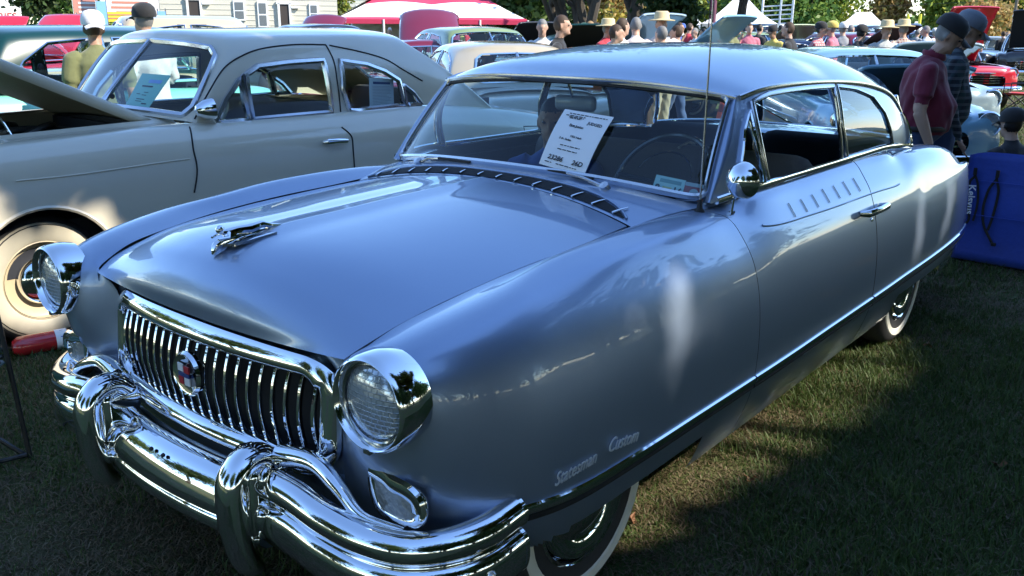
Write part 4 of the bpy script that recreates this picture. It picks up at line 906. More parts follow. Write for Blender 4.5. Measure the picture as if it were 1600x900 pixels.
        M_ = {(i, j): inw(i, j) for i in range(n_u-1) for j in range(n_v-1)}
        mb = MB()
        for sx in (1, -1): gridmesh(mb, Q, lambda p, i, j: not M_[(i, j)], sx)
        ro = mb.build('roof', [roofp], t, angle=55, merge=1e-5); drop_loose(ro)
        for n_, w_ in enumerate(wl):
            nm = 'windshield' if n_ == 0 else 'rear_window' if n_ == len(wl)-1 else 'side_window'
            for sx in (1, -1):
                mb = gridmesh(MB(), Q, lambda p, i, j: M_[(i, j)] and inpoly(cc(i, j), w_), sx)
                o = mb.build(nm, glassm, t); drop_loose(o)
                L = np.concatenate([np.linspace(w_[k], w_[(k+1) % len(w_)], 5, endpoint=False) for k in range(len(w_))]); L[:, 0] = np.clip(L[:, 0], 0, 10)
                MB().tube((K.pts([tuple(q) for q in L])*np.array([sx, 1, 1])), .014 if res < 1.2 else .020, 6, closed=True).build('window_trim', CHROME if res < 1.2 else DULLCH, o)
    else:
        mb = MB()
        for sx in (1, -1): mb.tube([(sx*wbelt*.95, cowl, zbelt), (sx*wbelt*.85, cowl+.22, zbelt+.33)], .016, 6)
        mb.tube([(-wbelt*.85, cowl+.22, zbelt+.33), (wbelt*.85, cowl+.22, zbelt+.33)], .016, 6)
        wf = mb.build('windshield_frame', CHROME, t); MB().add([(-wbelt*.94, cowl, zbelt), (wbelt*.94, cowl, zbelt), (wbelt*.85, cowl+.22, zbelt+.32), (-wbelt*.85, cowl+.22, zbelt+.32)], [(0, 1, 2, 3)]).build('windshield', glassm, t)
    # wheels
    for sx in (1, -1):
        for yw in (0, wb): wheel(t, (sx*(W-.17), yw, .34), sx, .34, cap=cap, rim=rim, ww=ww, capstyle=capstyle, wwr=wwr)
    # bumpers, lamps, grille
    for nm, yy, sg in (('front_bumper', y0-.08, -1), ('rear_bumper', y1+.06, 1)):
        MB().tube(smooth_poly([(-W, yy-sg*.30, .46), (-W*.93, yy-sg*.08, .46), (-.4, yy, .46), (.4, yy, .46), (W*.93, yy-sg*.08, .46), (W, yy-sg*.30, .46)], 6, False), [(.075, .03)]*31, 10, up=(0, 0, 1)).build(nm, CHROME, t)
    for sx in (1, -1):
        h = MB().lathe([(.12, -.06), (.118, .04), (.105, .06), (.095, .045)], 24, (sx*W*.74, y0+.10, .80), (0, -1, .04)).build('headlight', CHROME, t); MB().lathe([(.097, .03), (.06, .05), (.0005, .058)], 24, (sx*W*.74, y0+.10, .80), (0, -1, .04)).build('lens', LENS, h)
        MB().lathe([(.06, -.04), (.058, .03), (.03, .05), (.0005, .055)], 16, (sx*W*.80, y1-.10, .72), (0, 1, 0)).build('tail_lamp', mat('red_lens', (.35, .02, .02), rough=.2, coat=1), t)
    if grille:
        mb = MB(); 
        for k in range(5): mb.tube(smooth_poly([(-W*.55, y0+.09, .60+k*.05), (0, y0-.015, .60+k*.05), (W*.55, y0+.09, .60+k*.05)], 5, False), .016, 6)
        mb.build('grille', CHROME, t)
    # side trim, handles
    for sx in (1, -1) if mould else ():
        P_ = S.pts([(u, 3.2) for u in np.linspace(2.6, 12, 30)])*np.array([sx, 1, 1])+np.array([sx*.004, 0, 0]); MB().tube(P_, [(.014, .007)]*30, 6, up=(0, 0, 1)).build('side_moulding', CHROME, t)
    return t, S, K
# ================================================================== cream sedan with its hood up
CREAM = paint('cream_paint', (.66, .60, .47), rough=.32)
KLOC = (-3.42, .02, 0)
kw = [[(338, 193), (352, 158), (377, 118), (391, 193)], [(397, 193), (384, 116), (404, 104), (450, 97), (503, 94), (513, 140), (521, 190)], [(545, 187), (536, 140), (530, 95), (570, 101), (600, 112), (622, 126), (632, 186)], [(637, 186), (628, 131), (645, 146), (660, 163), (655, 184)]]
kais, KS, KK = gcar('cream_sedan', 'cream four door sedan with its hood propped open and creamy whitewall tyres', KLOC, 0, CREAM, W=.93, y0=-.95, y1=4.78, wb=3.0, zs=1.055, zh=1.10, cowl=.90, rear=3.72, ytf=1.22, ytr=2.95, zr=1.605, zbelt=1.06, wbelt=.775, wroof=.655,
     hood_open=rad(26), px_wins=kw, cap=CHROME, rim=mat('cream_rim', (.55, .45, .29), rough=.4, coat=.5, var=.05), deck=.90, zdrop=.08, seats=FAB_TAN, under=mat('hood_underside', (.20, .19, .13), rough=.7), arch_r=.375, res=1.35, wwr=True, mould=False, hth=.06)
def kline(name, pts, surf, m=BLACK, r=.005, vr=None, n=6, parent=None):
    uv = uvpx(surf, pts, off=KLOC, vr=vr); L = surf.pts([tuple(q) for q in smooth_poly(uv, n, False)])+np.array([.001, 0, 0])
    return MB().tube(L, r, 6).build(name, m, parent or kais)
kline('door_gap', [(297, 197), (301, 230), (304, 265), (306, 298)], KS); kline('door_gap', [(536, 197), (546, 212), (552, 235), (555, 262)], KS)
kline('door_gap', [(304, 186), (322, 150), (345, 112), (375, 88), (410, 76), (460, 70), (508, 70)], KK, vr=(0, 4)); kline('door_gap', [(508, 70), (520, 95), (527, 130), (535, 190)], KK, vr=(0, 4)); kline('door_gap', [(515, 71), (560, 79), (600, 92), (630, 108), (660, 127)], KK, vr=(0, 4))
MB().tube(KS.pts([tuple(q) for q in smooth_poly(uvpx(KS, [(20, 283), (120, 272), (230, 258), (300, 247)], off=KLOC), 5, False)]), .004, 6).build('body_crease', CREAM, kais)
def kon(p, s=KS, h=.0, vr=None): return s.pts(uvpx(s, [p], off=KLOC, vr=vr))[0]+np.array([h, 0, 0])
a, b = kon((510, 221)), kon((544, 217)); MB().tube([a, a+np.array([.03, .01, .005]), (a+b)/2+np.array([.04, 0, .006]), b+np.array([.035, -.01, 0]), b], [(.012, .01), (.018, .011), (.016, .011), (.016, .011), (.01, .008)], 10, up=(0, 0, 1)).build('door_handle', CHROME, kais)
sp0 = np.array([.82, 1.06, 1.15]); so = MB().lathe([(.0005, -.085), (.03, -.075), (.055, -.03), (.062, .02), (.06, .03), (.0005, .028)], 24, sp0, (.3, .9, .1)).build('spot_mirror', CHROME, kais); MB().tube([sp0+np.array([0, 0, -.02]), sp0+np.array([-.02, .05, -.085])], .01, 6).build('spot_mirror_bracket', CHROME, so)
# engine hoses and prop rod
KE = mat('engine_hose', (.012, .012, .013), rough=.45, coat=.3)
for k in range(7):
    r_ = random.Random(k); P_ = [(r_.uniform(-.1, .35), r_.uniform(-.1, .3), .88), (r_.uniform(0, .4), r_.uniform(0, .4), r_.uniform(1.0, 1.1)), (r_.uniform(.2, .5), r_.uniform(.1, .5), r_.uniform(.95, 1.06)), (r_.uniform(.3, .52), r_.uniform(.2, .6), .85)]
    MB().tube(smooth_poly(P_, 6, False), r_.uniform(.010, .022), 8).build('engine_hose', KE, kais)
MB().tube([(.50, .10, 1.0), (.40, -.05, 1.42)], .007, 6).build('hood_prop', CHROME, kais)
for yy in (.62, .25): MB().lathe([(.0005, .006), (.014, .005), (.016, 0)], 12, (.556, yy, 1.125+(.85-yy)*.47), (1, 0, 0)).build('hood_bumper', RUBBER, kais)
fd = uvpx(KS, [(819, 197), (842, 197), (842, 213), (819, 213)], off=KLOC); L = KS.pts([tuple(q) for q in np.concatenate([np.linspace(fd[k], fd[(k+1) % 4], 5, endpoint=False) for k in range(4)])]); MB().tube(L, .004, 5, closed=True).build('fuel_door', BLACK, kais)
# placards in its windows
def kcard(name, m, c4, surf, label, push):
    q = [surf.pts(uvpx(surf, [p], off=KLOC, vr=(0, 3)))[0]+np.array(KLOC)+np.array(push)*(1+.0*i) for i, p in enumerate(c4)]; n_ = np.cross(q[1]-q[0], q[3]-q[0]); n_ /= np.linalg.norm(n_)
    if n_@(CAM-q[0]) < 0: n_ = -n_
    o = MB().ext(q, -n_*.002).build(name, m, None, smooth=False); tag(o, label, 'placard'); return o, q, n_
gp, q, n_ = kcard('windshield_placard', mat('mint_card', (.30, .62, .50), rough=.7, var=.03), [(188, 168), (222, 172), (260, 118), (216, 115)], KK, 'mint green printed card inside the cream sedan windshield', (0, .03, .0))
def qlines(o, q, n_, rows, m=INK, h=.05):
    for (s0, s1, t_, hh) in rows:
        f = lambda s, t: q[0]*(1-s)*(1-t)+q[1]*s*(1-t)+q[2]*s*t+q[3]*(1-s)*t+n_*.001
        MB().ext([f(s0, t_), f(s1, t_), f(s1, t_+hh), f(s0, t_+hh)], n_*.0004).build('printed_line', m, o, smooth=False)
qlines(gp, q, n_, [(.4, .85, .74, .10)], mat('card_blue', (.25, .40, .75), rough=.7)); qlines(gp, q, n_, [(.25, .65, .62, .04), (.45, .62, .46, .015), (.2, .35, .40, .015), (.42, .6, .38, .015), (.3, .62, .26, .02), (.3, .55, .20, .015), (.6, .8, .14, .03)])
wp_, q, n_ = kcard('window_placard', mat('white_card', (.72, .74, .78), rough=.7, var=.03), [(583, 187), (621, 186), (617, 124), (580, 121)], KK, 'white printed card in the rear side window of the cream sedan', (-.02, 0, .0))
qlines(wp_, q, n_, [(.15, .85, .80, .08)], mat('card_navy', (.08, .10, .25), rough=.7)); r3 = random.Random(5); qlines(wp_, q, n_, [(.12, r3.uniform(.7, .9), .72-.05*k, .012) for k in range(13)], mat('card_grey', (.35, .37, .45), rough=.7))
# ================================================================== people
def seg_tube(mb, pts, rad_, n=10): mb.tube(pts, rad_, n, up=None)
PROTO = {}
def body_proto(key, pose, vox=.016):
    """one continuous body mesh; faces are sorted into skin / shirt / trousers / shoes / hair"""
    if key in PROTO: return PROTO[key]
    J = pose; mb = MB(); segs = []
    hip = np.array(J['hip']); ch = np.array(J['chest']); nk = np.array(J['neck']); hd = np.array(J['head']); fw = np.array(J.get('face', (0, -1, 0)), float); fw /= np.linalg.norm(fw)
    belly = J.get('belly', .0); sl = J.get('sleeve', .5); k = J.get('k', 1.)
    up_t = np.array([1., 0, 0])
    m1 = hip+(ch-hip)*.45+np.array([0, -belly*.5, 0])
    mb.tube([hip+np.array([0, 0, -.08]), hip, hip+(ch-hip)*.25+np.array([0, -belly*.45, 0]), m1, ch-(ch-hip)*.15, ch, ch+(nk-ch)*.6, nk-np.array([0, 0, .005])], [(.13*k, .10*k), (.165*k, .12*k+belly*.2), (.162*k, .115*k+belly*.5), (.165*k, .115*k+belly*.5), (.190*k, .138*k), (.195*k, .130*k), (.145*k, .095*k), (.06, .06)], 14, up=up_t)
    segs += [(hip-np.array([0, 0, .1]), hip+np.array([0, 0, .03]), 2, .14), (hip+np.array([0, 0, .06]), ch, 1, .15), (ch, nk-(nk-ch)*.25, 1, .13)]
    mb.tube([nk-(nk-ch)*.3, nk, hd+np.array([0, 0, -.05])], [.065, .056, .055], 10); segs.append((nk, hd-np.array([0, 0, .09]), 0, .055))
    side_ = np.cross(fw, np.array([0, 0, 1.])); side_ /= np.linalg.norm(side_); upv = np.cross(side_, fw)
    Rm = np.stack([side_, -fw, upv], 1)
    def hb(c_, r): 
        b0 = MB().ball((0, 0, 0), r, 14); V = np.array(b0.v)@Rm.T+hd+Rm@np.array(c_); mb.add(V, b0.f)
    hb((0, .01, .02), (.076, .095, .105)); hb((0, -.03, -.055), (.056, .062, .062)); hb((0, -.10, -.012), (.013, .018, .022)); hb((.078, .015, -.01), (.012, .02, .032)); hb((-.078, .015, -.01), (.012, .02, .032)); hb((0, -.082, -.085), (.022, .016, .016)); hb((0, -.088, .022), (.05, .012, .010))
    for s_, sn in ((1, 'L'), (-1, 'R')):
        sh = np.array(J['sh'+sn]); el = np.array(J['el'+sn]); wr = np.array(J['wr'+sn]); d = (wr-el)/np.linalg.norm(wr-el)
        mb.tube([sh+np.array([-s_*.05, 0, .01]), sh, sh+(el-sh)*.35, sh+(el-sh)*.7, el], [.065, .066, .060, .054, .046], 10); mb.tube([el, el+(wr-el)*.3, wr], [.047, .045, .030], 10)
        fl = wr+d*.075; mb.tube([wr-d*.01, wr+d*.04, wr+d*.085], [(.026, .020), (.040, .018), (.036, .016)], 10)
        sd = np.cross(d, fw); sd = sd/(np.linalg.norm(sd)+1e-9)
        for f in range(4):
            b0 = wr+d*.08+sd*(.027-.018*f); mb.tube([b0, b0+d*(.045-.006*abs(f-1.3))+fw*.008, b0+d*(.075-.009*abs(f-1.3))+fw*.028], [.010, .009, .007], 6)
        mb.tube([wr+d*.02+sd*.02, wr+d*.055+sd*.048+fw*.015, wr+d*.085+sd*.05+fw*.03], [.013, .011, .008], 6)
        cut = sh+(el-sh)*min(1, sl*1.3) if sl < .78 else None
        if cut is not None: mb.tube([sh, sh+(cut-sh)*.5, cut], [.070, .073, .074], 10)
        if cut is not None: segs += [(sh, cut, 1, .075), (cut+(el-sh)*.04, el, 0, .05), (el, wr, 0, .04)]
        else: segs += [(sh, el, 1, .06), (el, wr-d*.01, 1, .045)]
        segs.append((wr+d*.01, wr+d*.15, 0, .03))
        hj = hip+np.array([s_*.09, 0, -.04]); kn = np.array(J['kn'+sn]); an = np.array(J['an'+sn]); to = np.array(J['to'+sn])
        mb.tube([hj+np.array([0, 0, .05]), hj+(kn-hj)*.15, hj+(kn-hj)*.6, kn, kn+(an-kn)*.35, kn+(an-kn)*.8, an], [.10*k, .098*k, .084*k, .072, .070, .066, .068], 12)
        mb.tube([an+(an-to)*.35+np.array([0, 0, -.045]), an+np.array([0, 0, -.04]), an+(to-an)*.6+np.array([0, 0, -.01]), to], [(.035, .04), (.04, .05), (.038, .042), (.022, .035)], 10, up=(0, 0, 1))
        if J.get('shorts'): m_ = hj+(kn-hj)*.85; segs += [(hj, m_, 2, .09), (m_+(kn-hj)*.08, kn, 0, .06), (kn, an+np.array([0, 0, .06]), 0, .05)]
        else: segs += [(hj, kn, 2, .08), (kn, an+np.array([0, 0, .0]), 2, .055)]
        segs.append((an+np.array([0, 0, -.05]), to, 3, .04))
    me = bpy.data.meshes.new('person'); me.from_pydata(mb.v, [], mb.f); fin(me)
    tmp = bpy.data.objects.new('tmp', me); COL.objects.link(tmp); md = tmp.modifiers.new('r', 'REMESH'); md.mode = 'VOXEL'; md.voxel_size = vox; md.use_smooth_shade = True
    s2 = tmp.modifiers.new('s', 'SMOOTH'); s2.factor = .5; s2.iterations = 3 if vox < .013 else 1
    me2 = bpy.data.meshes.new_from_object(tmp.evaluated_get(bpy.context.evaluated_depsgraph_get())); bpy.data.objects.remove(tmp)
    n = len(me2.polygons); C = np.empty(n*3); me2.polygons.foreach_get('center', C); C = C.reshape(-1, 3); best = np.full(n, 1e9); mi = np.zeros(n, int)
    for a, b, m_, r_ in segs:
        ab = b-a; tt = np.clip(((C-a)@ab)/(ab@ab), 0, 1); d_ = np.linalg.norm(C-(a+tt[:, None]*ab), axis=1)-r_; q = d_ < best; best[q] = d_[q]; mi[q] = m_
    rel = (C-hd)@Rm; inh = (np.linalg.norm(rel*np.array([1, .9, .8]), axis=1) < .135) & (rel[:, 2] > -.13)
    mi[inh] = 0
    mi[inh & (((rel[:, 2] > .055) & (rel[:, 1] > -.085)) | ((rel[:, 1] > .015) & (rel[:, 2] > -.055)) | ((rel[:, 2] > .03) & (rel[:, 1] > -.03)))] = 4
    me2.materials.clear()
    for _ in range(5): me2.materials.append(BLACK)
    me2.polygons.foreach_set('material_index', mi.astype(np.int32)); me2.polygons.foreach_set('use_smooth', np.ones(n, bool)); me2.update()
    # cloth folds
    nv = len(me2.vertices); V = np.empty(nv*3); me2.vertices.foreach_get('co', V); V = V.reshape(-1, 3); Nn = np.empty(nv*3); me2.vertices.foreach_get('normal', Nn); Nn = Nn.reshape(-1, 3)
    cl = np.zeros(nv, bool)
    for p_ in me2.polygons:
        if p_.material_index in (1, 2): cl[list(p_.vertices)] = True
    ph = len(key)*1.7; f_ = np.sin(V[:, 2]*38+6*np.sin(V[:, 0]*9+ph)+5*np.sin(V[:, 1]*11))*.5+np.sin(V[:, 2]*17+V[:, 0]*24+4*np.sin(V[:, 1]*8+ph))*.6+np.sin(V[:, 0]*31+V[:, 1]*27+V[:, 2]*9)*.4
    V[cl] += Nn[cl]*(f_[cl]*.0055)[:, None]; me2.vertices.foreach_set('co', V.ravel()); me2.update()
    PROTO[key] = (me2, hd, Rm); return PROTO[key]
def stand(hw=.16, arms=0, lean=0., look=0., walk=0., belly=0., sleeve=.5, twist=0., k=1., shorts=False):
    """standing pose facing -Y; lean tips the trunk forward, look tips the face down, arms: 0 hanging, 1 forearms up, 2 one hand up, 3 hands on hips"""
    hip = np.array([0, 0, .93]); L = lambda z: np.array([0, -math.sin(lean)*z, math.cos(lean)*z]); ch = hip+L(.42); nk = hip+L(.57)+np.array([0, -.02, 0]); hd = nk+np.array([0, -.03-.10*math.sin(look), .145-.03*math.sin(look)])
    P = dict(hip=hip, chest=ch, neck=nk, head=hd, face=(math.sin(twist)*math.cos(look), -math.cos(twist)*math.cos(look), -math.sin(look)), belly=belly, sleeve=sleeve, k=k, shorts=shorts)
    for s_, n in ((1, 'L'), (-1, 'R')):
        sh = ch+np.array([s_*.19*k, 0, .05]); P['sh'+n] = sh
        if arms == 0 or (arms == 2 and s_ == 1): el = sh+np.array([s_*.06, .03, -.29]); wr = el+np.array([-s_*.01, -.10, -.24])
        elif arms == 1: el = sh+np.array([s_*.05, .0, -.28]); wr = el+np.array([-s_*.12, -.20, .06])
        elif arms == 2: el = sh+np.array([s_*.10, -.12, -.22]); wr = el+np.array([-s_*.06, -.10, .24])
        elif arms == 4: el = sh+np.array([s_*.03, -.09, -.28]); wr = el+np.array([-s_*.03, -.20, -.15])
        else: el = sh+np.array([s_*.16, .07, -.22]); wr = el+np.array([-s_*.16, -.10, -.14])
        P['el'+n] = el; P['wr'+n] = wr; st = walk*s_
        P['kn'+n] = np.array([s_*.095, -.03-st*.18, .50]); P['an'+n] = np.array([s_*.10, .02-st*.32, .09]); P['to'+n] = np.array([s_*.12, -.15-st*.32, .035])
    return P
def sit(look=.2, sleeve=.5, belly=.03):
    P = stand(sleeve=sleeve, belly=belly, look=look); d = np.array([0, 0, -.46])
    for k_ in ('hip', 'chest', 'neck', 'head', 'shL', 'shR', 'elL', 'elR', 'wrL', 'wrR'): P[k_] = np.array(P[k_])+d
    for s_, n in ((1, 'L'), (-1, 'R')):
        P['kn'+n] = np.array([s_*.12, -.42, .50]); P['an'+n] = np.array([s_*.12, -.40, .09]); P['to'+n] = np.array([s_*.13, -.57, .035]); P['el'+n] = P['sh'+n]+np.array([s_*.05, -.05, -.27]); P['wr'+n] = P['el'+n]+np.array([-s_*.03, -.22, -.02])
    return P
SKIN = [mat('skin_light', (.52, .32, .23), rough=.55, var=.08), mat('skin_tan', (.40, .23, .15), rough=.55, var=.08)]
HAIR = {'brown': mat('hair_brown', (.06, .035, .02), rough=.7), 'grey': mat('hair_grey', (.20, .195, .19), rough=.7), 'black': mat('hair_black', (.012, .010, .010), rough=.6), 'blond': mat('hair_blond', (.26, .16, .07), rough=.7), 'white': mat('hair_white', (.6, .58, .55), rough=.7)}
def cloth(name, c): return mat('cloth_'+name, c, rough=.85, var=.12, scale=40, bump=.15, sheen=.2)
SHOE = mat('shoe_leather', (.04, .035, .03), rough=.5)
def plaid(name, c1, c2, c3, sc=16):
    if name in MATS: return MATS[name]
    m, n, b, out = node_mat(name); b.inputs['Roughness'].default_value = .9
    tc = n.nodes.new('ShaderNodeTexCoord'); res = None
    def band(axis, sc_, ph):
        w_ = n.nodes.new('ShaderNodeTexWave'); w_.bands_direction = axis; w_.inputs['Scale'].default_value = sc_; w_.inputs['Phase Offset'].default_value = ph; n.links.new(tc.outputs['Object'], w_.inputs['Vector']); g = n.nodes.new('ShaderNodeMath'); g.operation = 'GREATER_THAN'; g.inputs[1].default_value = .62; n.links.new(w_.outputs['Fac'], g.inputs[0]); return g.outputs[0]
    def mix(f, a, c_):
        x = n.nodes.new('ShaderNodeMix'); x.data_type = 'RGBA'; n.links.new(f, x.inputs[0])
        for k, q in ((6, a), (7, c_)):
            if isinstance(q, tuple): x.inputs[k].default_value = q+(1,)
            else: n.links.new(q, x.inputs[k])
        return x.outputs[2]
    o = mix(band('X', sc/6.28*2, 0), c1, c2); o = mix(band('Z', sc/6.28*2, 1), o, c3); n.links.new(o, b.inputs['Base Color']); return m
def cap_mesh(mb, brim=True, straw=False):
    if straw:
        mb.lathe([(.17, -.012), (.172, -.002), (.11, .006), (.098, .02), (.092, .085), (.07, .105), (.0005, .10)], 24, (0, 0, .06), (0, 0, 1), sx=.98, sy=1.12); return mb
    mb.lathe([(.090, -.012), (.0925, .0), (.092, .03), (.082, .065), (.055, .092), (.02, .102), (.0005, .103)], 20, (0, .012, .038), (0, .0, 1), sx=.94, sy=1.14)
    G = np.array([[(.074*math.sin(a)*(1-.12*r_), -.085-.010-r_*.075*math.cos(a*.92), .036-.020*r_-.022*abs(math.sin(a))**2) for r_ in (0, .5, 1)] for a in np.linspace(-1.25, 1.25, 11)])
    gridmesh(mb, G); gridmesh(mb, G+np.array([0, 0, -.005])); return mb
CAPM = {}
def person(key, pose, loc, rz, shirt, pants, label, hair='brown', skin=0, hat=None, hatm=None, vox=.018, scale=1., group=None, backpack=None, name='person'):
    me, hd, Rm = body_proto(key, pose, vox)
    o = bpy.data.objects.new(name, me); COL.objects.link(o); o.location = [float(c) for c in loc]; o.rotation_euler = (0, 0, rz); o.scale = (scale,)*3
    for i, m_ in enumerate((SKIN[skin], shirt, pants, SHOE, SKIN[skin] if hair == 'bald' else HAIR[hair])): o.material_slots[i].link = 'OBJECT'; o.material_slots[i].material = m_
    tag(o, label, 'person', group)
    if vox < .017:
        mb = MB()
        for sx in (1, -1): mb.ball(hd+Rm@np.array([sx*.031, -.080, .008]), (.012, .009, .009), 8)
        mb.build('eyes', mat('eye_dark', (.05, .04, .035), rough=.2), o)
    if hat:
        mb = cap_mesh(MB(), straw=hat == 'straw'); V = np.array(mb.v); V = (V*1.10)@Rm.T if hat != 'back' else (V*np.array([-1, -1, 1])*1.10)@Rm.T
        mb.v = [tuple(p) for p in V+hd+Rm@np.array([0, .005, -.0])]; mb.build('hat' if hat == 'straw' else 'cap', hatm, o, angle=60)
    return o
C_ = lambda n, *c: cloth(n, tuple(c))
NAVYJ = C_('blue_jeans', .05, .09, .20); KHAKI = C_('khaki', .42, .36, .24); BLK = C_('black', .015, .015, .017); WHT = C_('white', .70, .70, .68); MAROON = C_('maroon', .16, .012, .035); GREYC = C_('grey', .28, .29, .31); REDC = C_('red', .48, .03, .05); PINK = C_('pink', .55, .16, .22); GRN = C_('dark_green', .02, .09, .05); TEAL = C_('turquoise', .05, .45, .48); BLUEC = C_('blue', .04, .10, .36); LBLUE = C_('light_blue', .30, .45, .62); YEL = C_('yellow', .65, .5, .12); CREAMC = C_('cream', .58, .60, .58); OLIVE = C_('olive', .16, .17, .07); PALEG = C_('pale_green', .35, .52, .38); PEACH = C_('peach', .72, .62, .55)
STRAW = mat('straw', (.62, .50, .28), rough=.8, var=.15, scale=120)
PDARK = plaid('dark_check_cloth', (.02, .028, .04), (.03, .06, .07), (.09, .11, .13), 20); PRED = plaid('red_check_cloth', (.6, .5, .46), (.48, .05, .08), (.55, .18, .2), 22); PTAN = plaid('tan_check_cloth', (.55, .42, .34), (.30, .06, .06), (.6, .5, .4), 22)
def face_to(p, tx, ty): return math.atan2(tx-p[0], -(ty-p[1]))     # rotation that turns a -Y facing figure towards a point
# direction of the photograph's right-hand side is heading cR
RIGHT = math.atan2(cR[0], -cR[1]); LEFTH = RIGHT+math.pi; AWAY = math.atan2(cF[0], -cF[1]); TOW = AWAY+math.pi
# two men behind the silver car
p = gd(1412, 6.6); m1_ = person('lookdown', stand(lean=.10, look=.55, belly=.13, sleeve=.5, arms=0, k=1.16), p, RIGHT-.35, MAROON, NAVYJ, 'man in maroon polo shirt, blue jeans and black cap looking down', 'grey', 0, 'cap', BLK, .011, scale=.97)
for mm_, kk in ((m1_, 1.16),):
    J_ = stand(lean=.10, look=.55, belly=.13, k=kk); hp_ = np.array(J_['hip']); nk_ = np.array(J_['neck'])
    MB().tube([hp_+np.array([.186*kk*math.cos(a), -.03+(.135*kk+.045)*math.sin(a), .045]) for a in np.linspace(0, 2*math.pi, 32, endpoint=False)], [(.02, .008)]*32, 6, closed=True, up=(0, 0, 1)).build('belt', mat('belt_leather', (.03, .02, .015), rough=.5), mm_)
    MB().tube([nk_+np.array([.074*math.cos(a), -.005+.076*math.sin(a), -.005+.02*math.sin(a)]) for a in np.linspace(0, 2*math.pi, 24, endpoint=False)], [(.022, .008)]*24, 6, closed=True, up=(0, 0, 1)).build('collar', MAROON, mm_)
p = gd(1450, 7.0); person('lookdown2', stand(lean=.06, look=.42, belly=.08, sleeve=1, arms=0, k=1.10), p, RIGHT-.2, PDARK, NAVYJ, 'man in dark checked shirt and grey cap behind the man in maroon', 'grey', 0, 'cap', C_('grey_cap', .16, .18, .22), .011, scale=.985)
# boy in the silver car
seatp = np.array([-.33, 1.62, .14]); P_ = sit(look=.05, sleeve=.5, belly=.02); person('sitting_boy', P_, seatp+np.array([-.15, .0, -.06]), .45, BLUEC, NAVYJ, 'dark haired person in a blue shirt sitting inside the silver hardtop', 'black', 1, None, None, .012, scale=.94)
# near figures on the left
person('stand0', stand(), gd(178, 7.55), AWAY+.5, OLIVE, NAVYJ, 'man wearing a white backwards cap between the cream and green cars', 'brown', 1, 'back', C_('white_cap', .72, .72, .75), .016, scale=.96)
person('stand1', stand(arms=1, sleeve=1, belly=.06), gd(258, 8.3), RIGHT+math.pi-.5, WHT, C_('charcoal', .06, .06, .07), 'man in white shirt and black cap behind the cream sedan', 'grey', 0, 'cap', BLK, .016, scale=1.0)
# young man in black
person('stand0', None, gd(866, 10.5), RIGHT-.1, BLK, NAVYJ, 'young man in black tee shirt in profile behind the silver roof', 'brown', 0, None, None, .016, scale=.985)
person('stand2', stand(arms=0, look=.2, belly=.05), gd(843, 13), TOW, WHT, KHAKI, 'balding man in white beside the young man in black', 'grey', 0, None, None, .018, scale=.97)
# man in the red cap crouched behind the turquoise car
person('sit0', sit(look=.15), gd(772, 11.3)+np.array([0, 0, .02]), LEFTH+.3, MAROON, NAVYJ, 'man in red cap and maroon shirt sitting behind the turquoise car', 'grey', 0, 'cap', REDC, .016, scale=1.06)
# legs seen through the windows of the silver car
person('walk0', stand(walk=.5, arms=1), gd(948, 11.3), RIGHT, C_('pale_cyan', .40, .62, .62), C_('pale_jeans', .40, .58, .60), 'person in pale turquoise jeans seen through the silver car windshield', 'brown', 0, None, None, .018, scale=.93)
person('stand1', None, gd(1024, 11.8), RIGHT+2.2, GREYC, KHAKI, 'person in khaki trousers seen through the silver car', 'grey', 0, None, None, scale=.92)
person('walk0', None, gd(1047, 13.2), RIGHT+2.6, BLUEC, NAVYJ, 'person in blue jeans near the orange cone', 'brown', 0, None, None, scale=.93)
# right-hand figures
person('stand3', stand(arms=3, sleeve=.5, belly=.06), gd(1594, 22), AWAY, C_('pale_lilac_shirt', .55, .55, .66), NAVYJ, 'white haired man in pale shirt and jeans before the black open hood car', 'white', 0, None, None, scale=1.0)
g_ = person('stand0', None, gd(1598, 16.8), AWAY-.5, PALEG, C_('faded_jeans', .22, .32, .46), 'person in pale green tee shirt carrying a blue backpack', 'brown', 0, None, None, scale=.98)
mb = MB(); rbox(mb, (0, .19, 1.22), (.30, .18, .46), .07); rbox(mb, (0, .29, 1.12), (.22, .06, .22), .03); bp_ = mb.build('backpack', C_('backpack_blue', .02, .07, .33), None); bp_.location = g_.location; bp_.rotation_euler = g_.rotation_euler; tag(bp_, 'blue backpack worn by the person in pale green', 'backpack')
person('sit1', sit(look=.1, sleeve=1), gd(1571, 7.25)+np.array([0, 0, -.20]), AWAY+.3, BLK, BLK, 'person in a black knit hat seated behind the blue folding chair', 'black', 0, 'cap', BLK, .014, scale=.92)
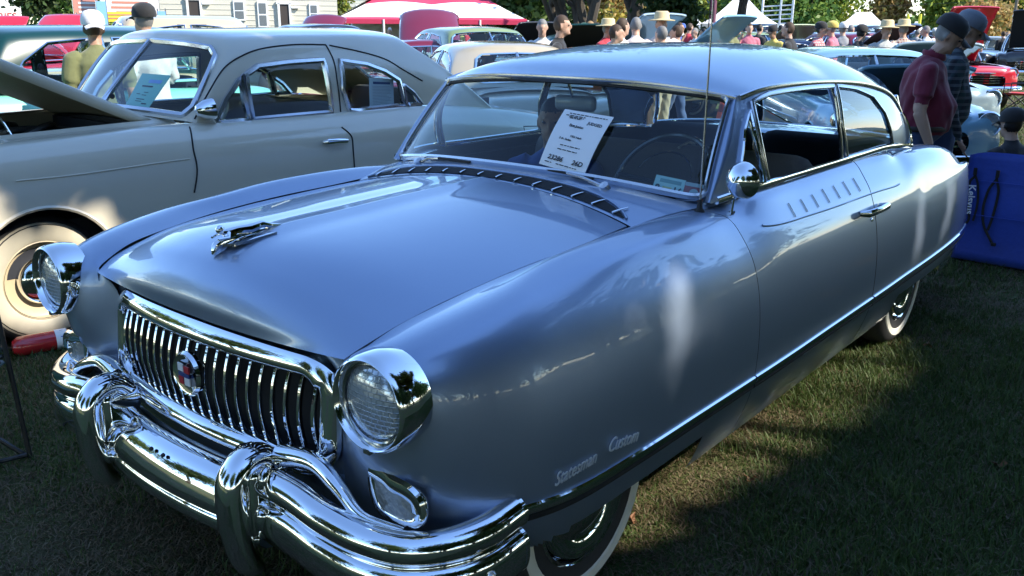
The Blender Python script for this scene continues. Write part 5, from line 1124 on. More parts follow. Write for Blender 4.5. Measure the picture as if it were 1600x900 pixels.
# the crowd
poses = {'walk0': None, 'stand0': None, 'stand1': None, 'stand2': None, 'stand3': None, 'chat': stand(arms=2, belly=.04), 'heavy': stand(arms=0, belly=.13, k=1.12), 'walk1': stand(walk=.8, sleeve=1)}
crowd = [ # px, depth, pose, heading, shirt, pants, hair, hat, hatm, description
 (905, 17, 'heavy', 0, GRN, KHAKI, 'brown', 'cap', GRN, 'person in green shirt and green cap beyond the roof'), (937, 15, 'stand1', 1, REDC, KHAKI, 'grey', 'straw', STRAW, 'person in red shirt with a straw hat'), (958, 12, 'stand0', 2, PEACH, NAVYJ, 'brown', None, None, 'brown haired person in peach top just over the roof'),
 (983, 12.6, 'stand2', 3, PEACH, KHAKI, 'grey', None, None, 'bald person in peach top just over the roof'), (1019, 13, 'heavy', 0, PEACH, KHAKI, 'grey', 'straw', STRAW, 'heavy person in peach shirt and straw hat'), (1044, 21, 'chat', 1, BLUEC, NAVYJ, 'brown', None, None, 'person in blue raising a hand'),
 (1060, 24, 'stand1', 2, REDC, KHAKI, 'brown', None, None, 'person in red by the white tent'), (1072, 22, 'walk1', 5, WHT, KHAKI, 'grey', None, None, 'walking person in white long sleeves'), (1085, 26, 'stand0', 4, BLK, NAVYJ, 'black', None, None, 'dark haired person in black by the tents'), (1097, 23, 'walk0', 2, BLUEC, KHAKI, 'brown', 'cap', WHT, 'walking person in blue with white cap'),
 (1128, 19, 'heavy', 1, OLIVE, KHAKI, 'grey', None, None, 'heavy balding man in olive shirt'), (1137, 27, 'stand1', 3, LBLUE, NAVYJ, 'brown', None, None, 'person in light blue shirt in the crowd'), (1150, 21, 'chat', 0, PINK, NAVYJ, 'brown', None, None, 'person in pink raising a hand'), (1164, 24, 'stand0', 2, BLK, BLK, 'black', None, None, 'person dressed all in black'),
 (1174, 29, 'stand1', 1, TEAL, KHAKI, 'grey', None, None, 'person in turquoise top by the white tent'), (1189, 19, 'stand2', 5, YEL, KHAKI, 'brown', 'cap', BLK, 'person in yellow with black cap'), (1213, 14.5, 'stand0', 4, BLK, NAVYJ, 'brown', None, None, 'dark haired person low behind the silver roof'), (1254, 17, 'heavy', 1, PRED, KHAKI, 'black', 'cap', BLK, 'man in red checked shirt and black cap'),
 (1276, 17.5, 'stand1', 4, PINK, KHAKI, 'grey', 'cap', YEL, 'man in pink shirt and yellow cap'), (1291, 20, 'walk1', 3, GREYC, NAVYJ, 'grey', 'cap', WHT, 'man in grey long sleeves and white cap'), (1300, 24, 'walk0', 2, PINK, WHT, 'grey', None, None, 'person in pink walking by the dark blue car'), (1314, 15, 'stand2', 2, BLK, BLK, 'black', 'cap', BLK, 'person in black cap facing the cars'),
 (1341, 22, 'stand1', 1, GRN, KHAKI, 'brown', None, None, 'man in dark green jacket'), (1353, 15, 'stand0', 0, CREAMC, KHAKI, 'grey', 'straw', STRAW, 'person under a wide straw hat near the blue roof'), (1364, 25, 'stand3', 2, BLUEC, NAVYJ, 'brown', 'straw', STRAW, 'person in blue with straw hat'), (1381, 16.5, 'heavy', 3, PTAN, KHAKI, 'grey', 'straw', STRAW, 'man in tan checked shirt and straw hat'),
 (1416, 22, 'heavy', 4, CREAMC, KHAKI, 'grey', None, None, 'large man in cream jacket seen from behind'), (1435, 25, 'stand1', 3, WHT, NAVYJ, 'grey', None, None, 'man in white polo by the row of dark cars'), (1444, 23, 'stand0', 4, BLUEC, NAVYJ, 'blond', None, None, 'blond person in blue among the dark cars'), (1455, 24, 'stand2', 0, C_('tan', .42, .30, .20), KHAKI, 'brown', None, None, 'person in tan jacket'),
 (1467, 22, 'heavy', 4, REDC, NAVYJ, 'grey', None, None, 'man in bright red shirt seen from behind'), (1477, 25, 'walk0', 1, WHT, KHAKI, 'brown', None, None, 'person in white beside the man in bright red'), (1490, 33, 'stand0', 2, REDC, NAVYJ, 'brown', None, None, 'far person in red behind dark cars'), (1530, 36, 'stand1', 3, BLK, NAVYJ, 'brown', None, None, 'far person in black near the tall hood'), (1537, 37, 'stand0', 5, GREYC, KHAKI, 'blond', None, None, 'far blond person near the tall hood'),
 (617, 30, 'heavy', 0, TEAL, WHT, 'white', None, None, 'person in bright turquoise under the striped tent'), (648, 33, 'stand0', 1, REDC, BLK, 'black', None, None, 'person in red under the striped tent'), (722, 30, 'stand1', 2, YEL, KHAKI, 'black', None, None, 'person in yellow under the striped tent'), (752, 26, 'stand2', 4, PEACH, NAVYJ, 'brown', None, None, 'person in peach top before the striped tent'), (762, 27, 'stand0', 3, BLK, NAVYJ, 'black', None, None, 'dark haired person before the striped tent'),
 (912, 20, 'stand3', 2, CREAMC, KHAKI, 'blond', None, None, 'blond person in cream by the dark tree'), (925, 24, 'walk0', 3, GREYC, NAVYJ, 'brown', None, None, 'person in grey by the dark tree'), (993, 25, 'walk1', 0, WHT, NAVYJ, 'grey', 'cap', REDC, 'person in white with red cap'), (1010, 28, 'stand1', 2, LBLUE, KHAKI, 'grey', 'cap', WHT, 'person in light blue with white cap'),
 (1121, 30, 'stand0', 0, REDC, KHAKI, 'grey', None, None, 'person in red far among the tents'), (1205, 30, 'walk0', 4, LBLUE, NAVYJ, 'brown', None, None, 'walking person in light blue far off'), (1228, 33, 'stand1', 1, REDC, NAVYJ, 'brown', 'cap', WHT, 'far person in red with white cap'), (1400, 31, 'stand0', 2, GREYC, NAVYJ, 'grey', None, None, 'far grey haired person among dark cars'),
 (1052, 27, 'heavy', 5, WHT, NAVYJ, 'brown', 'cap', BLUEC, 'heavy person in white with blue cap'), (1067, 30, 'stand0', 3, BLUEC, KHAKI, 'black', None, None, 'dark haired person in blue left of the antenna'), (1091, 33, 'stand2', 2, REDC, NAVYJ, 'grey', None, None, 'grey haired person in red beneath the flag'), (1116, 25, 'walk1', 1, GRN, NAVYJ, 'brown', 'cap', GREYC, 'person in green sleeves with grey cap'), (1144, 32, 'heavy', 2, MAROON, KHAKI, 'black', None, None, 'heavy person in maroon before the white tent'), (1158, 35, 'walk0', 0, WHT, NAVYJ, 'blond', None, None, 'blond person in white before the white tent'), (1181, 31, 'chat', 4, BLUEC, KHAKI, 'brown', 'cap', REDC, 'person in blue with red cap raising a hand'), (1198, 26, 'stand1', 3, GREYC, NAVYJ, 'black', None, None, 'dark haired person in grey by the olive hood'),
 (1240, 26, 'walk1', 1, LBLUE, NAVYJ, 'brown', 'cap', BLK, 'person in light blue sleeves with black cap'), (1266, 28, 'stand0', 2, BLK, KHAKI, 'grey', None, None, 'grey haired person in black before the old touring car'), (1307, 30, 'stand2', 1, WHT, KHAKI, 'grey', 'straw', STRAW, 'person in white and straw hat before the white tent'), (1330, 32, 'chat', 5, REDC, KHAKI, 'brown', None, None, 'person in red raising a hand by the navy sedan'), (1372, 34, 'walk0', 3, YEL, NAVYJ, 'black', None, None, 'person in yellow walking past the navy cars'), (1426, 30, 'stand1', 2, MAROON, KHAKI, 'white', 'cap', WHT, 'white haired person in maroon with white cap'),
 (930, 29, 'stand0', 1, BLUEC, NAVYJ, 'brown', None, None, 'person in blue near the yellowish bush'), (948, 22, 'walk0', 4, YEL, KHAKI, 'grey', 'cap', BLUEC, 'person in yellow with blue cap by the green wagon'), (1003, 33, 'heavy', 3, REDC, NAVYJ, 'brown', None, None, 'heavy person in red before the far white tent'), (1030, 29, 'stand2', 1, GREYC, KHAKI, 'black', None, None, 'dark haired person in grey under the round tree'), (665, 31, 'walk1', 2, WHT, NAVYJ, 'brown', None, None, 'person in white sleeves under the striped tent'), (690, 32, 'stand1', 4, BLUEC, KHAKI, 'grey', 'cap', REDC, 'person in blue with red cap under the striped tent'), (735, 33, 'heavy', 1, REDC, KHAKI, 'brown', None, None, 'heavy person in red under the striped tent')]
for i, (px, d, ps, hd_, sh_, pa_, hr_, ht_, hm_, lb) in enumerate(crowd):
    person(ps, poses[ps], gd(px, d), TOW+hd_*1.05, sh_, pa_, lb, hr_, i % 2 if i % 5 == 0 else 0, ht_, hm_, scale=.95+.012*(i % 7), group='crowd at the show', vox=.02)
# ================================================================== other cars
PA = lambda n, *c, **k: paint(n, tuple(c), **k)
DGREEN = PA('dark_green_paint', .003, .036, .034, coat=.4); MINT = PA('mint_paint', .22, .62, .46); TURQ = PA('turquoise_paint', .14, .36, .42); SKYB = PA('sky_blue_paint', .22, .42, .56); GREYB = PA('grey_blue_paint', .36, .47, .54, metal=.3); REDP = PA('red_paint', .55, .012, .03); BLKP = PA('black_paint', .008, .008, .012); NAVYP = PA('navy_paint', .01, .014, .06); TANP = PA('tan_paint', .55, .44, .28); OLIVEP = PA('olive_paint', .20, .28, .13); MARP = PA('maroon_paint', .16, .01, .03); BEIGE = PA('beige_paint', .42, .37, .27)
def place_rear(px, d, rz, lx, ly): g = gd(px, d); R_ = np.array(Euler((0, 0, rz)).to_matrix()); return g-R_@np.array([lx, ly, 0])
gcar('two_tone_sedan', 'dark green roofed sedan with mint green body next to the cream sedan', (-6.75, .25, 0), 0, MINT, DGREEN, res=.9, zr=1.60, zs=1.02, zbelt=1.07, wbelt=.78, wroof=.66, ytf=1.05, ytr=2.9)
gcar('tan_sedan', 'tan sedan parked beyond the dark green roof', gd(75, 12.5), rad(-25), TANP, res=.7, zr=1.74)
gcar('red_coupe', 'red car with raised red hood beyond the tan roof', gd(128, 18), AWAY-.1, REDP, res=.7, hood_open=rad(38), under=REDP, zr=1.5)
gcar('red_sedan', 'red car with raised hood in front of the food trailer', gd(45, 25), AWAY, REDP, res=.6, hood_open=rad(42), under=REDP, zr=1.5)
gcar('maroon_car', 'maroon car with tall raised hood behind the cream sedan tail', gd(676, 17.5), AWAY+.1, MARP, res=.7, zr=1.45, zh=1.14, hood_open=rad(38), under=MARP, hood_w=.62)
gcar('maroon_sedan', 'maroon car with raised hood in front of the cream building', gd(515, 23), AWAY-.1, MARP, res=.7, zr=1.45, zh=1.14, hood_open=rad(38), under=MARP)
gcar('maroon_coupe', 'maroon car seen through the cream sedan windows', gd(560, 11.0), rad(60), MARP, res=.7, zr=1.42)
gcar('beige_coupe', 'beige car with smooth rounded roof behind the cream sedan tail', gd(728, 12.6), AWAY+.25, BEIGE, res=.8, zr=1.45, zbelt=1.0, ytf=1.3, ytr=2.7)
gcar('olive_sedan', 'olive green sedan behind the beige hood', gd(812, 13.6), rad(65), OLIVEP, res=.8, zr=1.60)
gcar('black_convertible', 'black topped old car near the striped tent', gd(575, 17), rad(75), BLKP, res=.7, zr=1.66, zs=1.05, zbelt=1.15)
# right-hand group, noses towards the right of the photograph
w0 = gd(1388, 8.8); gcar('sky_blue_coupe', 'small sky blue coupe with raised hood behind the two men', w0, rad(33), SKYB, res=1.1, zr=1.42, zs=.93, zh=.97, zbelt=.97, W=.84, hood_open=rad(20), under=SKYB, cowl=.72, ytf=1.05, deck=.92, y0=-.62, rim=CREAM)
w0 = gd(1412, 12.0); gcar('grey_blue_roadster', 'grey blue chrome nosed car beyond the sky blue coupe', w0, rad(35), GREYB, res=.9, zr=1.42, W=.86, zs=.95, zh=1.0, hood_open=rad(22), under=GREYB, conv=True, zbelt=.98)
w0 = gd(1482, 20.5); gcar('red_convertible', 'bright red convertible with tall raised red hood', w0, rad(40), REDP, res=.9, conv=True, hood_open=rad(60), under=REDP, W=.86, zs=.95, zh=1.0, zbelt=1.0)
w0 = gd(1566, 31); gcar('black_sedan', 'black sedan with tall peaked hood open toward the lawn', w0, face_to(w0, *CAM[:2])-.02, BLKP, res=.9, hood_open=rad(66), zr=1.72, zs=1.1, zh=1.2)
for px, d, rz, m_, lb, kw_ in ((1215, 24, 60, OLIVEP, 'old olive car with an open squared hood', dict(hood_open=rad(36), under=BEIGE, zr=1.6)), (1222, 30, 75, BLKP, 'old black touring car with dark roof', dict(zr=1.9, zs=1.15, zh=1.2, zbelt=1.25)), (1322, 24, 80, NAVYP, 'navy blue sedan between standing people', dict(zr=1.62)), (1355, 20, 70, NAVYP, 'dark navy low car behind the straw hats', dict(zr=1.45, hood_open=rad(35))), (1395, 27, 65, BLKP, 'tall black sedan with slanted windshield', dict(zr=1.85, zs=1.15, zh=1.2, zbelt=1.22)), (1402, 19, 60, MARP, 'maroon car with round headlamps near the checked shirt', dict(zr=1.6)), (1447, 33, 70, NAVYP, 'navy sedan with pale roof behind the crowd', dict(zr=1.75)), (1500, 32, 65, BLKP, 'black sedan with chrome trim left of the tall hood', dict(zr=1.75, zs=1.1)), (1585, 40, 60, BEIGE, 'pale car beyond the white haired man', dict(zr=1.6)),
    (1002, 17, 75, GREYB, 'grey blue car with hood standing open in the crowd', dict(hood_open=rad(40), under=GREYB, zr=1.4)), (1112, 18, 80, SKYB, 'blue car with hood standing open near the tents', dict(hood_open=rad(40), under=SKYB, zr=1.4)), (913, 16, 40, DGREEN, 'dark green car with rounded hood behind the roof', dict(hood_open=rad(30), zr=1.5)), (965, 30, 60, DGREEN, 'green glass roofed wagon by the white tent', dict(zr=1.8)), (830, 22, 60, BLKP, 'black car under the dark tree', dict(hood_open=rad(35)))):
    gcar('parked_car', lb, gd(px, d), rad(rz), m_, res=.55, group='cars parked across the lawn', **kw_)
# wood-bodied wagon
WOODL = mat('ash_wood', (.62, .33, .08), rough=.35, coat=.6, var=.2, scale=9); WOODD = mat('mahogany_panel', (.30, .085, .025), rough=.35, coat=.6, var=.3, scale=7)
wl_ = gd(838, 12.6); wg = thing('wood_wagon', 'station wagon with orange wooden panels behind the turquoise car', 'car', wl_, YAW+.05)
MB().box((0, 0, .72), (1.75, 2.6, .86)).build('wood_body', WOODD, wg, smooth=False)
for x in (-.86, -.30, .28, .86): MB().box((x, -1.315, .72), (.10, .05, .96)).build('wood_rib', WOODL, wg, smooth=False)
for z in (.34, .70, 1.14): MB().box((0, -1.31, z), (1.66, .045, .08)).build('wood_rib', WOODL, wg, smooth=False)
MB().tube(smooth_poly([(-.80, -1.32, .55), (-.66, -1.33, .9), (-.36, -1.33, 1.14)], 5, False), .05, 8).build('wood_rib', WOODL, wg)
mb = MB(); rbox(mb, (0, .1, 1.17), (1.6, 2.5, .06), .02); mb.build('tonneau_cover', BLKP, wg)
for sx in (1, -1):
    for yy in (-.8, .8): wheel(wg, (sx*.80, yy, .34), sx)
# ================================================================== chairs, cone, extinguisher
def folding_chair(name, label, loc, rz, fab, frame, s=1., back=True):
    t = thing(name, label, 'folding chair', loc, rz)
    fr = lambda nm, P: MB().tube(np.array(P)*s, .011*s, 8).build(nm, frame, t)
    for sx in (1, -1):
        fr('leg', [(sx*.26, -.26, .01), (sx*.24, .22, .44)]); fr('leg', [(sx*.26, .28, .01), (sx*.24, -.22, .44)]); fr('back_post', [(sx*.25, .22, .42), (sx*.26, .36, .92)]); fr('arm', [(sx*.27, -.22, .62), (sx*.27, .27, .64)]); fr('arm_post', [(sx*.25, -.22, .44), (sx*.27, -.22, .62)])
    fr('leg_brace', [(-.26, -.26, .02), (.26, .28, .02)]); fr('leg_brace', [(.26, -.26, .02), (-.26, .28, .02)])
    G = np.array([[(x*s, y*s, (.44-.05*math.cos(math.pi*x/.5))*s) for y in np.linspace(-.24, .24, 6)] for x in np.linspace(-.25, .25, 8)]); o = gridmesh(MB(), G).build('seat', fab, t); sm = o.modifiers.new('t', 'SOLIDIFY'); sm.thickness = .006
    G = np.array([[(x*s, (.24+.13*(z-.44)/.48+.03*math.cos(math.pi*x/.5))*s, z*s) for z in np.linspace(.52, .93, 6)] for x in np.linspace(-.26, .26, 8)]); o = gridmesh(MB(), G).build('backrest', fab, t); sm = o.modifiers.new('t', 'SOLIDIFY'); sm.thickness = .006
    return t
BLKM = mat('black_tube', (.015, .015, .016), rough=.4, coat=.3)
folding_chair('folding_chair', 'red folding camp chair on the sunny lawn', gd(1566, 19), RIGHT+2.4, C_('red_canvas', .52, .02, .03), BLKM)
# dark green camp chair at the left edge
g1 = at(40, 718, 'z', 0); t = thing('camp_chair', 'dark green folding camp chair beside the silver car bumper', 'folding chair', g1, 0)
toL = -cR/np.linalg.norm(cR[:2]); aw = np.array([cF[0], cF[1], 0])/math.hypot(cF[0], cF[1])
L3 = lambda r_, f, z: np.array([toL[0]*r_+aw[0]*f, toL[1]*r_+aw[1]*f, z])
fr = lambda nm, *P: MB().tube(P, .0095, 8).build(nm, BLKM, t)
fr('leg', L3(-.02, 0, .01), L3(.045, .03, .74)); fr('leg', L3(0, 0, .02), L3(.46, -.06, .42)); fr('leg', L3(.02, -.42, .01), L3(.45, .05, .45)); fr('leg', L3(.5, .0, .01), L3(.04, .02, .40)); fr('back_post', L3(.50, .02, .01), L3(.52, .05, .74)); fr('leg_brace', L3(-.01, 0, .02), L3(.5, -.4, .03)); fr('leg_brace', L3(.035, .02, .42), L3(.5, .03, .42))
GCAN = C_('green_canvas', .016, .085, .05)
G = np.array([[L3(.045+.47*a, .035+.06*math.sin(math.pi*a), .43+.31*z+(.07*math.sin(math.pi*a)*(1-z))-.12*(a < .12)*(1-z)*0) for z in np.linspace(0, 1, 7)] for a in np.linspace(0, 1, 9)]); o = gridmesh(MB(), G).build('backrest', GCAN, t); sm = o.modifiers.new('t', 'SOLIDIFY'); sm.thickness = .005
G = np.array([[L3(.03+.45*a, -.42*b+.02, .40-.05*math.sin(math.pi*a)-.03*b) for b in np.linspace(0, 1, 6)] for a in np.linspace(0, 1, 7)]); o = gridmesh(MB(), G).build('seat', GCAN, t); sm = o.modifiers.new('t', 'SOLIDIFY'); sm.thickness = .005
# fire extinguisher lying by the cream wheel
REDG = mat('extinguisher_red', (.50, .02, .025), rough=.25, coat=.8, var=.1); e0 = at(18, 545, 'z', .05); e1 = at(112, 528, 'z', .05); dv = e1-e0; dl = np.linalg.norm(dv); dv /= dl
ex = thing('fire_extinguisher', 'red fire extinguisher lying on grass by the cream whitewall wheel', 'extinguisher', (*e0[:2], .055))
MB().lathe([(.0005, 0), (.03, .005), (.050, .03), (.052, .06), (.052, dl-.04), (.045, dl-.01), (.0005, dl)], 20, (0, 0, 0), dv).build('cylinder', REDG, ex)
MB().lathe([(.0528, dl*.72), (.0528, dl*.92)], 20, (0, 0, 0), dv).build('label_band', PAPER, ex); MB().lathe([(.0532, dl*.80), (.0532, dl*.86)], 8, (0, 0, 0), dv).build('label_print', mat('label_blue', (.10, .18, .5), rough=.5), ex)
MB().tube([-dv*.02, -dv*.10+np.array([0, 0, .02])], .014, 8).build('valve', BLKM, ex)
# cone
cp_ = gd(1121, 14.3); cn = thing('traffic_cone', 'orange traffic cone on the lawn seen through the silver car', 'cone', cp_); ORG = mat('cone_orange', (.75, .10, .02), rough=.5)
MB().lathe([(.15, .03), (.145, .04), (.03, .68), (.025, .70), (.0005, .70)], 20).build('cone_body', ORG, cn); mb = MB(); rbox(mb, (0, 0, .02), (.36, .36, .04), .015); mb.build('cone_base', ORG, cn); MB().lathe([(.088, .36), (.066, .48)], 20).build('cone_band', mat('cone_dark_band', (.25, .03, .02), rough=.5), cn)
# blue folding chair carried by straps
k0, k1 = at(1484, 408, 'z', 0), at(1622, 432, 'z', 0); bx = thing('folded_chair', 'blue folding chair standing folded with black carry straps and white lettering', 'folding chair', k0)
KB = mat('blue_nylon', (.012, .05, .36), rough=.55, var=.15, scale=40, bump=.2, sheen=.3); ex_ = k1-k0; exl = np.linalg.norm(ex_); ex_ /= exl; bk = np.array([-ex_[1], ex_[0], 0]); 
if bk@aw < 0: bk = -bk
K3 = lambda s, z, o_=0.: ex_*s+bk*(.12*z+o_)+np.array([0, 0, z])
hk = .80
G = np.array([[K3(exl*s, .03+(hk-.03)*z-.035*(2*s-1)**4*(z == 1), -.012*math.sin(math.pi*s)*math.sin(math.pi*z)+.012*math.sin(9*z)*.4) for z in np.linspace(0, 1, 14)] for s in np.linspace(0, 1, 14)]); o = gridmesh(MB(), G).build('fabric_panel', KB, bx); sm = o.modifiers.new('t', 'SOLIDIFY'); sm.thickness = .05; sm.offset = 1
for zz in (.36, .60): MB().tube([K3(0.01, zz, -.028), K3(exl*.5, zz+.002, -.040), K3(exl, zz, -.028)], .003, 5).build('seam', KB, bx)
def kpx(px, py, o_=-.032):
    n_ = np.cross(ex_, K3(0, 1)-K3(0, 0)); d = ray(px, py); q0 = k0+bk*o_; tt = ((q0-CAM)@n_)/(d@n_); return CAM+d*tt-k0
STRAP = mat('black_webbing', (.012, .012, .014), rough=.8)
for P_ in ([(1524, 262), (1523, 275), (1515, 285), (1512, 310), (1514, 340), (1508, 350)], [(1524, 275), (1528, 290), (1527, 320), (1520, 345)], [(1559, 266), (1557, 280), (1545, 296), (1536, 325), (1537, 352), (1546, 372), (1552, 384)], [(1557, 280), (1560, 300), (1552, 335), (1543, 360)]):
    L = smooth_poly([kpx(*q) for q in P_], 5, False); MB().tube(L, [(.009, .004)]*len(L), 6).build('strap', STRAP, bx)
for q in ((1524, 268), (1559, 272)): MB().box(kpx(*q, -.045), (.022, .014, .05)).build('buckle', STRAP, bx, smooth=False)
mb = MB(); rbox(mb, kpx(1552, 382, -.045), (.035, .02, .025), .008); mb.build('strap_clip', STRAP, bx)
LW = mat('white_print', (.72, .74, .80), rough=.6, var=.03); a, b = kpx(1519, 289, -.050), kpx(1514, 334, -.050); to_ = text_obj('lettering', 'Kelsyus', .06, LW, bx, (a+b)/2, b-a, np.cross(b-a, np.cross(ex_, np.array([0, 0, 1.])))*-1, .001, bold=.0012)
n_ = np.cross(ex_, K3(0, 1)-K3(0, 0)); n_ = n_ if n_@(CAM-k0) > 0 else -n_; Xv = (b-a)/np.linalg.norm(b-a); Yv = np.cross(n_/np.linalg.norm(n_), Xv); wd = max(v.co.x for v in to_.data.vertices)-min(v.co.x for v in to_.data.vertices)
for v in to_.data.vertices: v.co = v.co*(np.linalg.norm(b-a)/wd)
Zv = np.cross(Xv, Yv); to_.matrix_local = Matrix(((Xv[0], Yv[0], Zv[0], (a+b)[0]/2), (Xv[1], Yv[1], Zv[1], (a+b)[1]/2), (Xv[2], Yv[2], Zv[2], (a+b)[2]/2), (0, 0, 0, 1)))
for s in (.02, exl-.02): MB().tube([K3(s, .0, .03), K3(s, hk-.03, .03)], .012, 8).build('frame_tube', BLKM, bx)
MB().tube([K3(.0, .02, .03), K3(exl, .02, .03)], .012, 8).build('frame_tube', BLKM, bx)
# ================================================================== buildings, stalls and tents
def facing(px, d): g = gd(px, d); return g, math.atan2(CAM[0]-g[0], -(CAM[1]-g[1]))
SIDING = mat('cream_siding', (.60, .57, .47), rough=.8, var=.05, scale=5); TRIMW = mat('white_trim', (.75, .75, .73), rough=.6, var=.03); DARKW = mat('dark_opening', (.05, .04, .035), rough=.8); GREYR = mat('grey_roofing', (.22, .22, .23), rough=.9, var=.2)
GLS = glass('far_glass', (.5, .55, .55))
def building(name, label, pxl, pxr, d, h, items, rzoff=0., depth=6):
    g, rz = facing((pxl+pxr)/2, d); sc = d/FPX; Wd = (pxr-pxl)*sc*1.02; t = thing(name, label, 'building', (g[0], g[1], g[2]-.1), rz+rzoff)
    X = lambda px: (px-(pxl+pxr)/2)*sc; Z = lambda py: CAM[2]-(py-(36+(px0-800)*.0071))*sc-g[2]+.1
    MB().box((0, depth/2, h/2), (Wd, depth, h)).build('wall', SIDING, t, smooth=False)
    nb = int(Wd/.30)
    for k in range(int(h/.22)): MB().box((0, -.006, .15+k*.22), (Wd+.01, .022, .012)).build('siding_board', SIDING, t, smooth=False)
    MB().ext([(-Wd/2-.3, -.4, h), (-Wd/2-.3, depth+.4, h), (-Wd/2-.3, depth/2, h+1.2)], (Wd+.6, 0, 0)).build('roof', GREYR, t, smooth=False)
    for kind_, a, b, y0_, y1_ in items:
        px0 = (a+b)/2; x0, x1, z1, z0 = X(a), X(b), Z(y0_), max(.05, Z(y1_)); w_, hh = x1-x0, z1-z0; c_ = ((x0+x1)/2, -.04, (z0+z1)/2)
        if kind_ == 'door':
            o = MB().box((c_[0], -.03, c_[2]), (w_, .10, hh)).build('doorway', DARKW, t, smooth=False)
            for xx in (x0-.05, x1+.05): MB().box((xx, -.05, c_[2]), (.10, .16, hh+.1)).build('door_frame', TRIMW, o, smooth=False)
            MB().box((c_[0], -.05, z1+.06), (w_+.3, .16, .12)).build('door_frame', TRIMW, o, smooth=False); MB().box((x1+.28, -.09, z1-.12), (.35, .12, .10)).build('lamp', TRIMW, o, smooth=False)
        else:
            o = MB().box(c_, (w_+.14, .08, hh+.14)).build('window', TRIMW, t, smooth=False)
            for zz in (.26, -.26): MB().box((c_[0], -.085, c_[2]+zz*hh), (w_, .02, hh*.44)).build('pane', mat('far_pane', (.16, .18, .19), rough=.1), o, smooth=False)
    return t
building('cream_building', 'cream sided building with two open doorways and white windows', 270, 536, 42, 4.2, [('door', 326, 341, 4, 60), ('win', 390, 402, 6, 30), ('win', 424, 434, 7, 40), ('door', 454, 467, 9, 60), ('win', 499, 508, 10, 34)])
building('far_building', 'second cream building between trees and the striped tent', 549, 660, 62, 4.6, [('win', 570, 579, 12, 28)])
g, rz = facing(20, 44); sc = 44/FPX; tr = thing('food_trailer', 'white food trailer with red FRENCH FRIES lettering', 'trailer', g, rz)
mb = MB(); rbox(mb, (-1.2, 1.2, 1.5), (5.4, 2.2, 2.9), .08); mb.build('trailer_body', mat('white_panel', (.78, .78, .76), rough=.35, var=.03), tr); MB().box((-1.2, .08, 1.72), (5.3, .06, .06)).build('serving_shelf', TRIMW, tr, smooth=False); MB().box((-1.2, .07, 1.10), (5.3, .05, .04)).build('trim_strip', DULLCH, tr, smooth=False)
[text_obj('lettering', tx, .44, mat('red_print', (.55, .10, .06), rough=.6), tr, (xx, .08, 2.2), (1, 0, 0), (0, 0, 1), .01) for tx, xx in (('FRENCH', -.92), ('FRIES', .80))]
for xx in (-2.6, .2): wheel(tr, (xx, .2, .34), 1, ww=False)
def banner(px0, px1, py0, py1, d, m, label, name='banner', thick=.03):
    g, rz = facing((px0+px1)/2, d); sc = d/FPX; hz = 36+((px0+px1)/2-800)*.0071; z1 = CAM[2]-(py0-hz)*sc-g[2]; z0 = CAM[2]-(py1-hz)*sc-g[2]; Wd = (px1-px0)*sc
    t = thing(name, label, 'banner', g, rz); MB().box((0, 0, (z0+z1)/2), (Wd, thick, z1-z0)).build('panel', m, t, smooth=False)
    for xx in (-Wd/2, Wd/2): MB().tube([(xx, .03, 0), (xx, .03, z1+.1)], .025, 6).build('pole', DULLCH, t)
    return t, Wd, z0, z1
SALM = mat('salmon_banner', (.55, .24, .18), rough=.8, var=.1); YB = mat('yellow_banner', (.70, .58, .05), rough=.8); BT = mat('blue_tarp', (.02, .08, .42), rough=.6); LBT = mat('light_blue_tarp', (.22, .45, .80), rough=.6); WB_ = mat('white_banner', (.75, .72, .68), rough=.8)
RPR = mat('pale_red_print', (.62, .22, .15), rough=.8)
t, Wd, z0, z1 = banner(153, 186, -20, 23, 36, SALM, 'salmon and white hanging sign above the blue tarp')
for k in range(5): MB().box((.05, -.02, z1-.55-k*.16), (Wd*.7, .012, .07)).build('sign_row', WB_, t, smooth=False)
t, Wd, z0, z1 = banner(196, 275, -25, 21, 36, WB_, 'white sign with pale red print above yellow board')
for k in range(6): MB().box((-.1+.1*(k % 2), -.02, z1-.28-k*.18), (Wd*(.8-.06*k), .012, .08)).build('sign_row', RPR, t, smooth=False)
t, Wd, z0, z1 = banner(197, 240, 20, 34, 35.6, YB, 'yellow board under the white sign')
for k in range(2): MB().box((0, -.02, z1-.10-k*.13), (Wd*.8, .012, .04)).build('sign_row', RPR, t, smooth=False)
banner(156, 190, 25, 36, 35, BT, 'dark blue tarp stretched below the salmon sign', 'tarp'); banner(186, 199, 5, 38, 34.5, LBT, 'light blue cloth hanging between two signs', 'tarp'); banner(275, 286, 19, 33, 36, LBT, 'small blue cloth beside the black cap', 'tarp')
WT = mat('white_canvas', (.80, .79, .76), rough=.8, var=.03, scale=3); RST = mat('red_canvas_stripe', (.60, .04, .10), rough=.8, var=.05, scale=3)
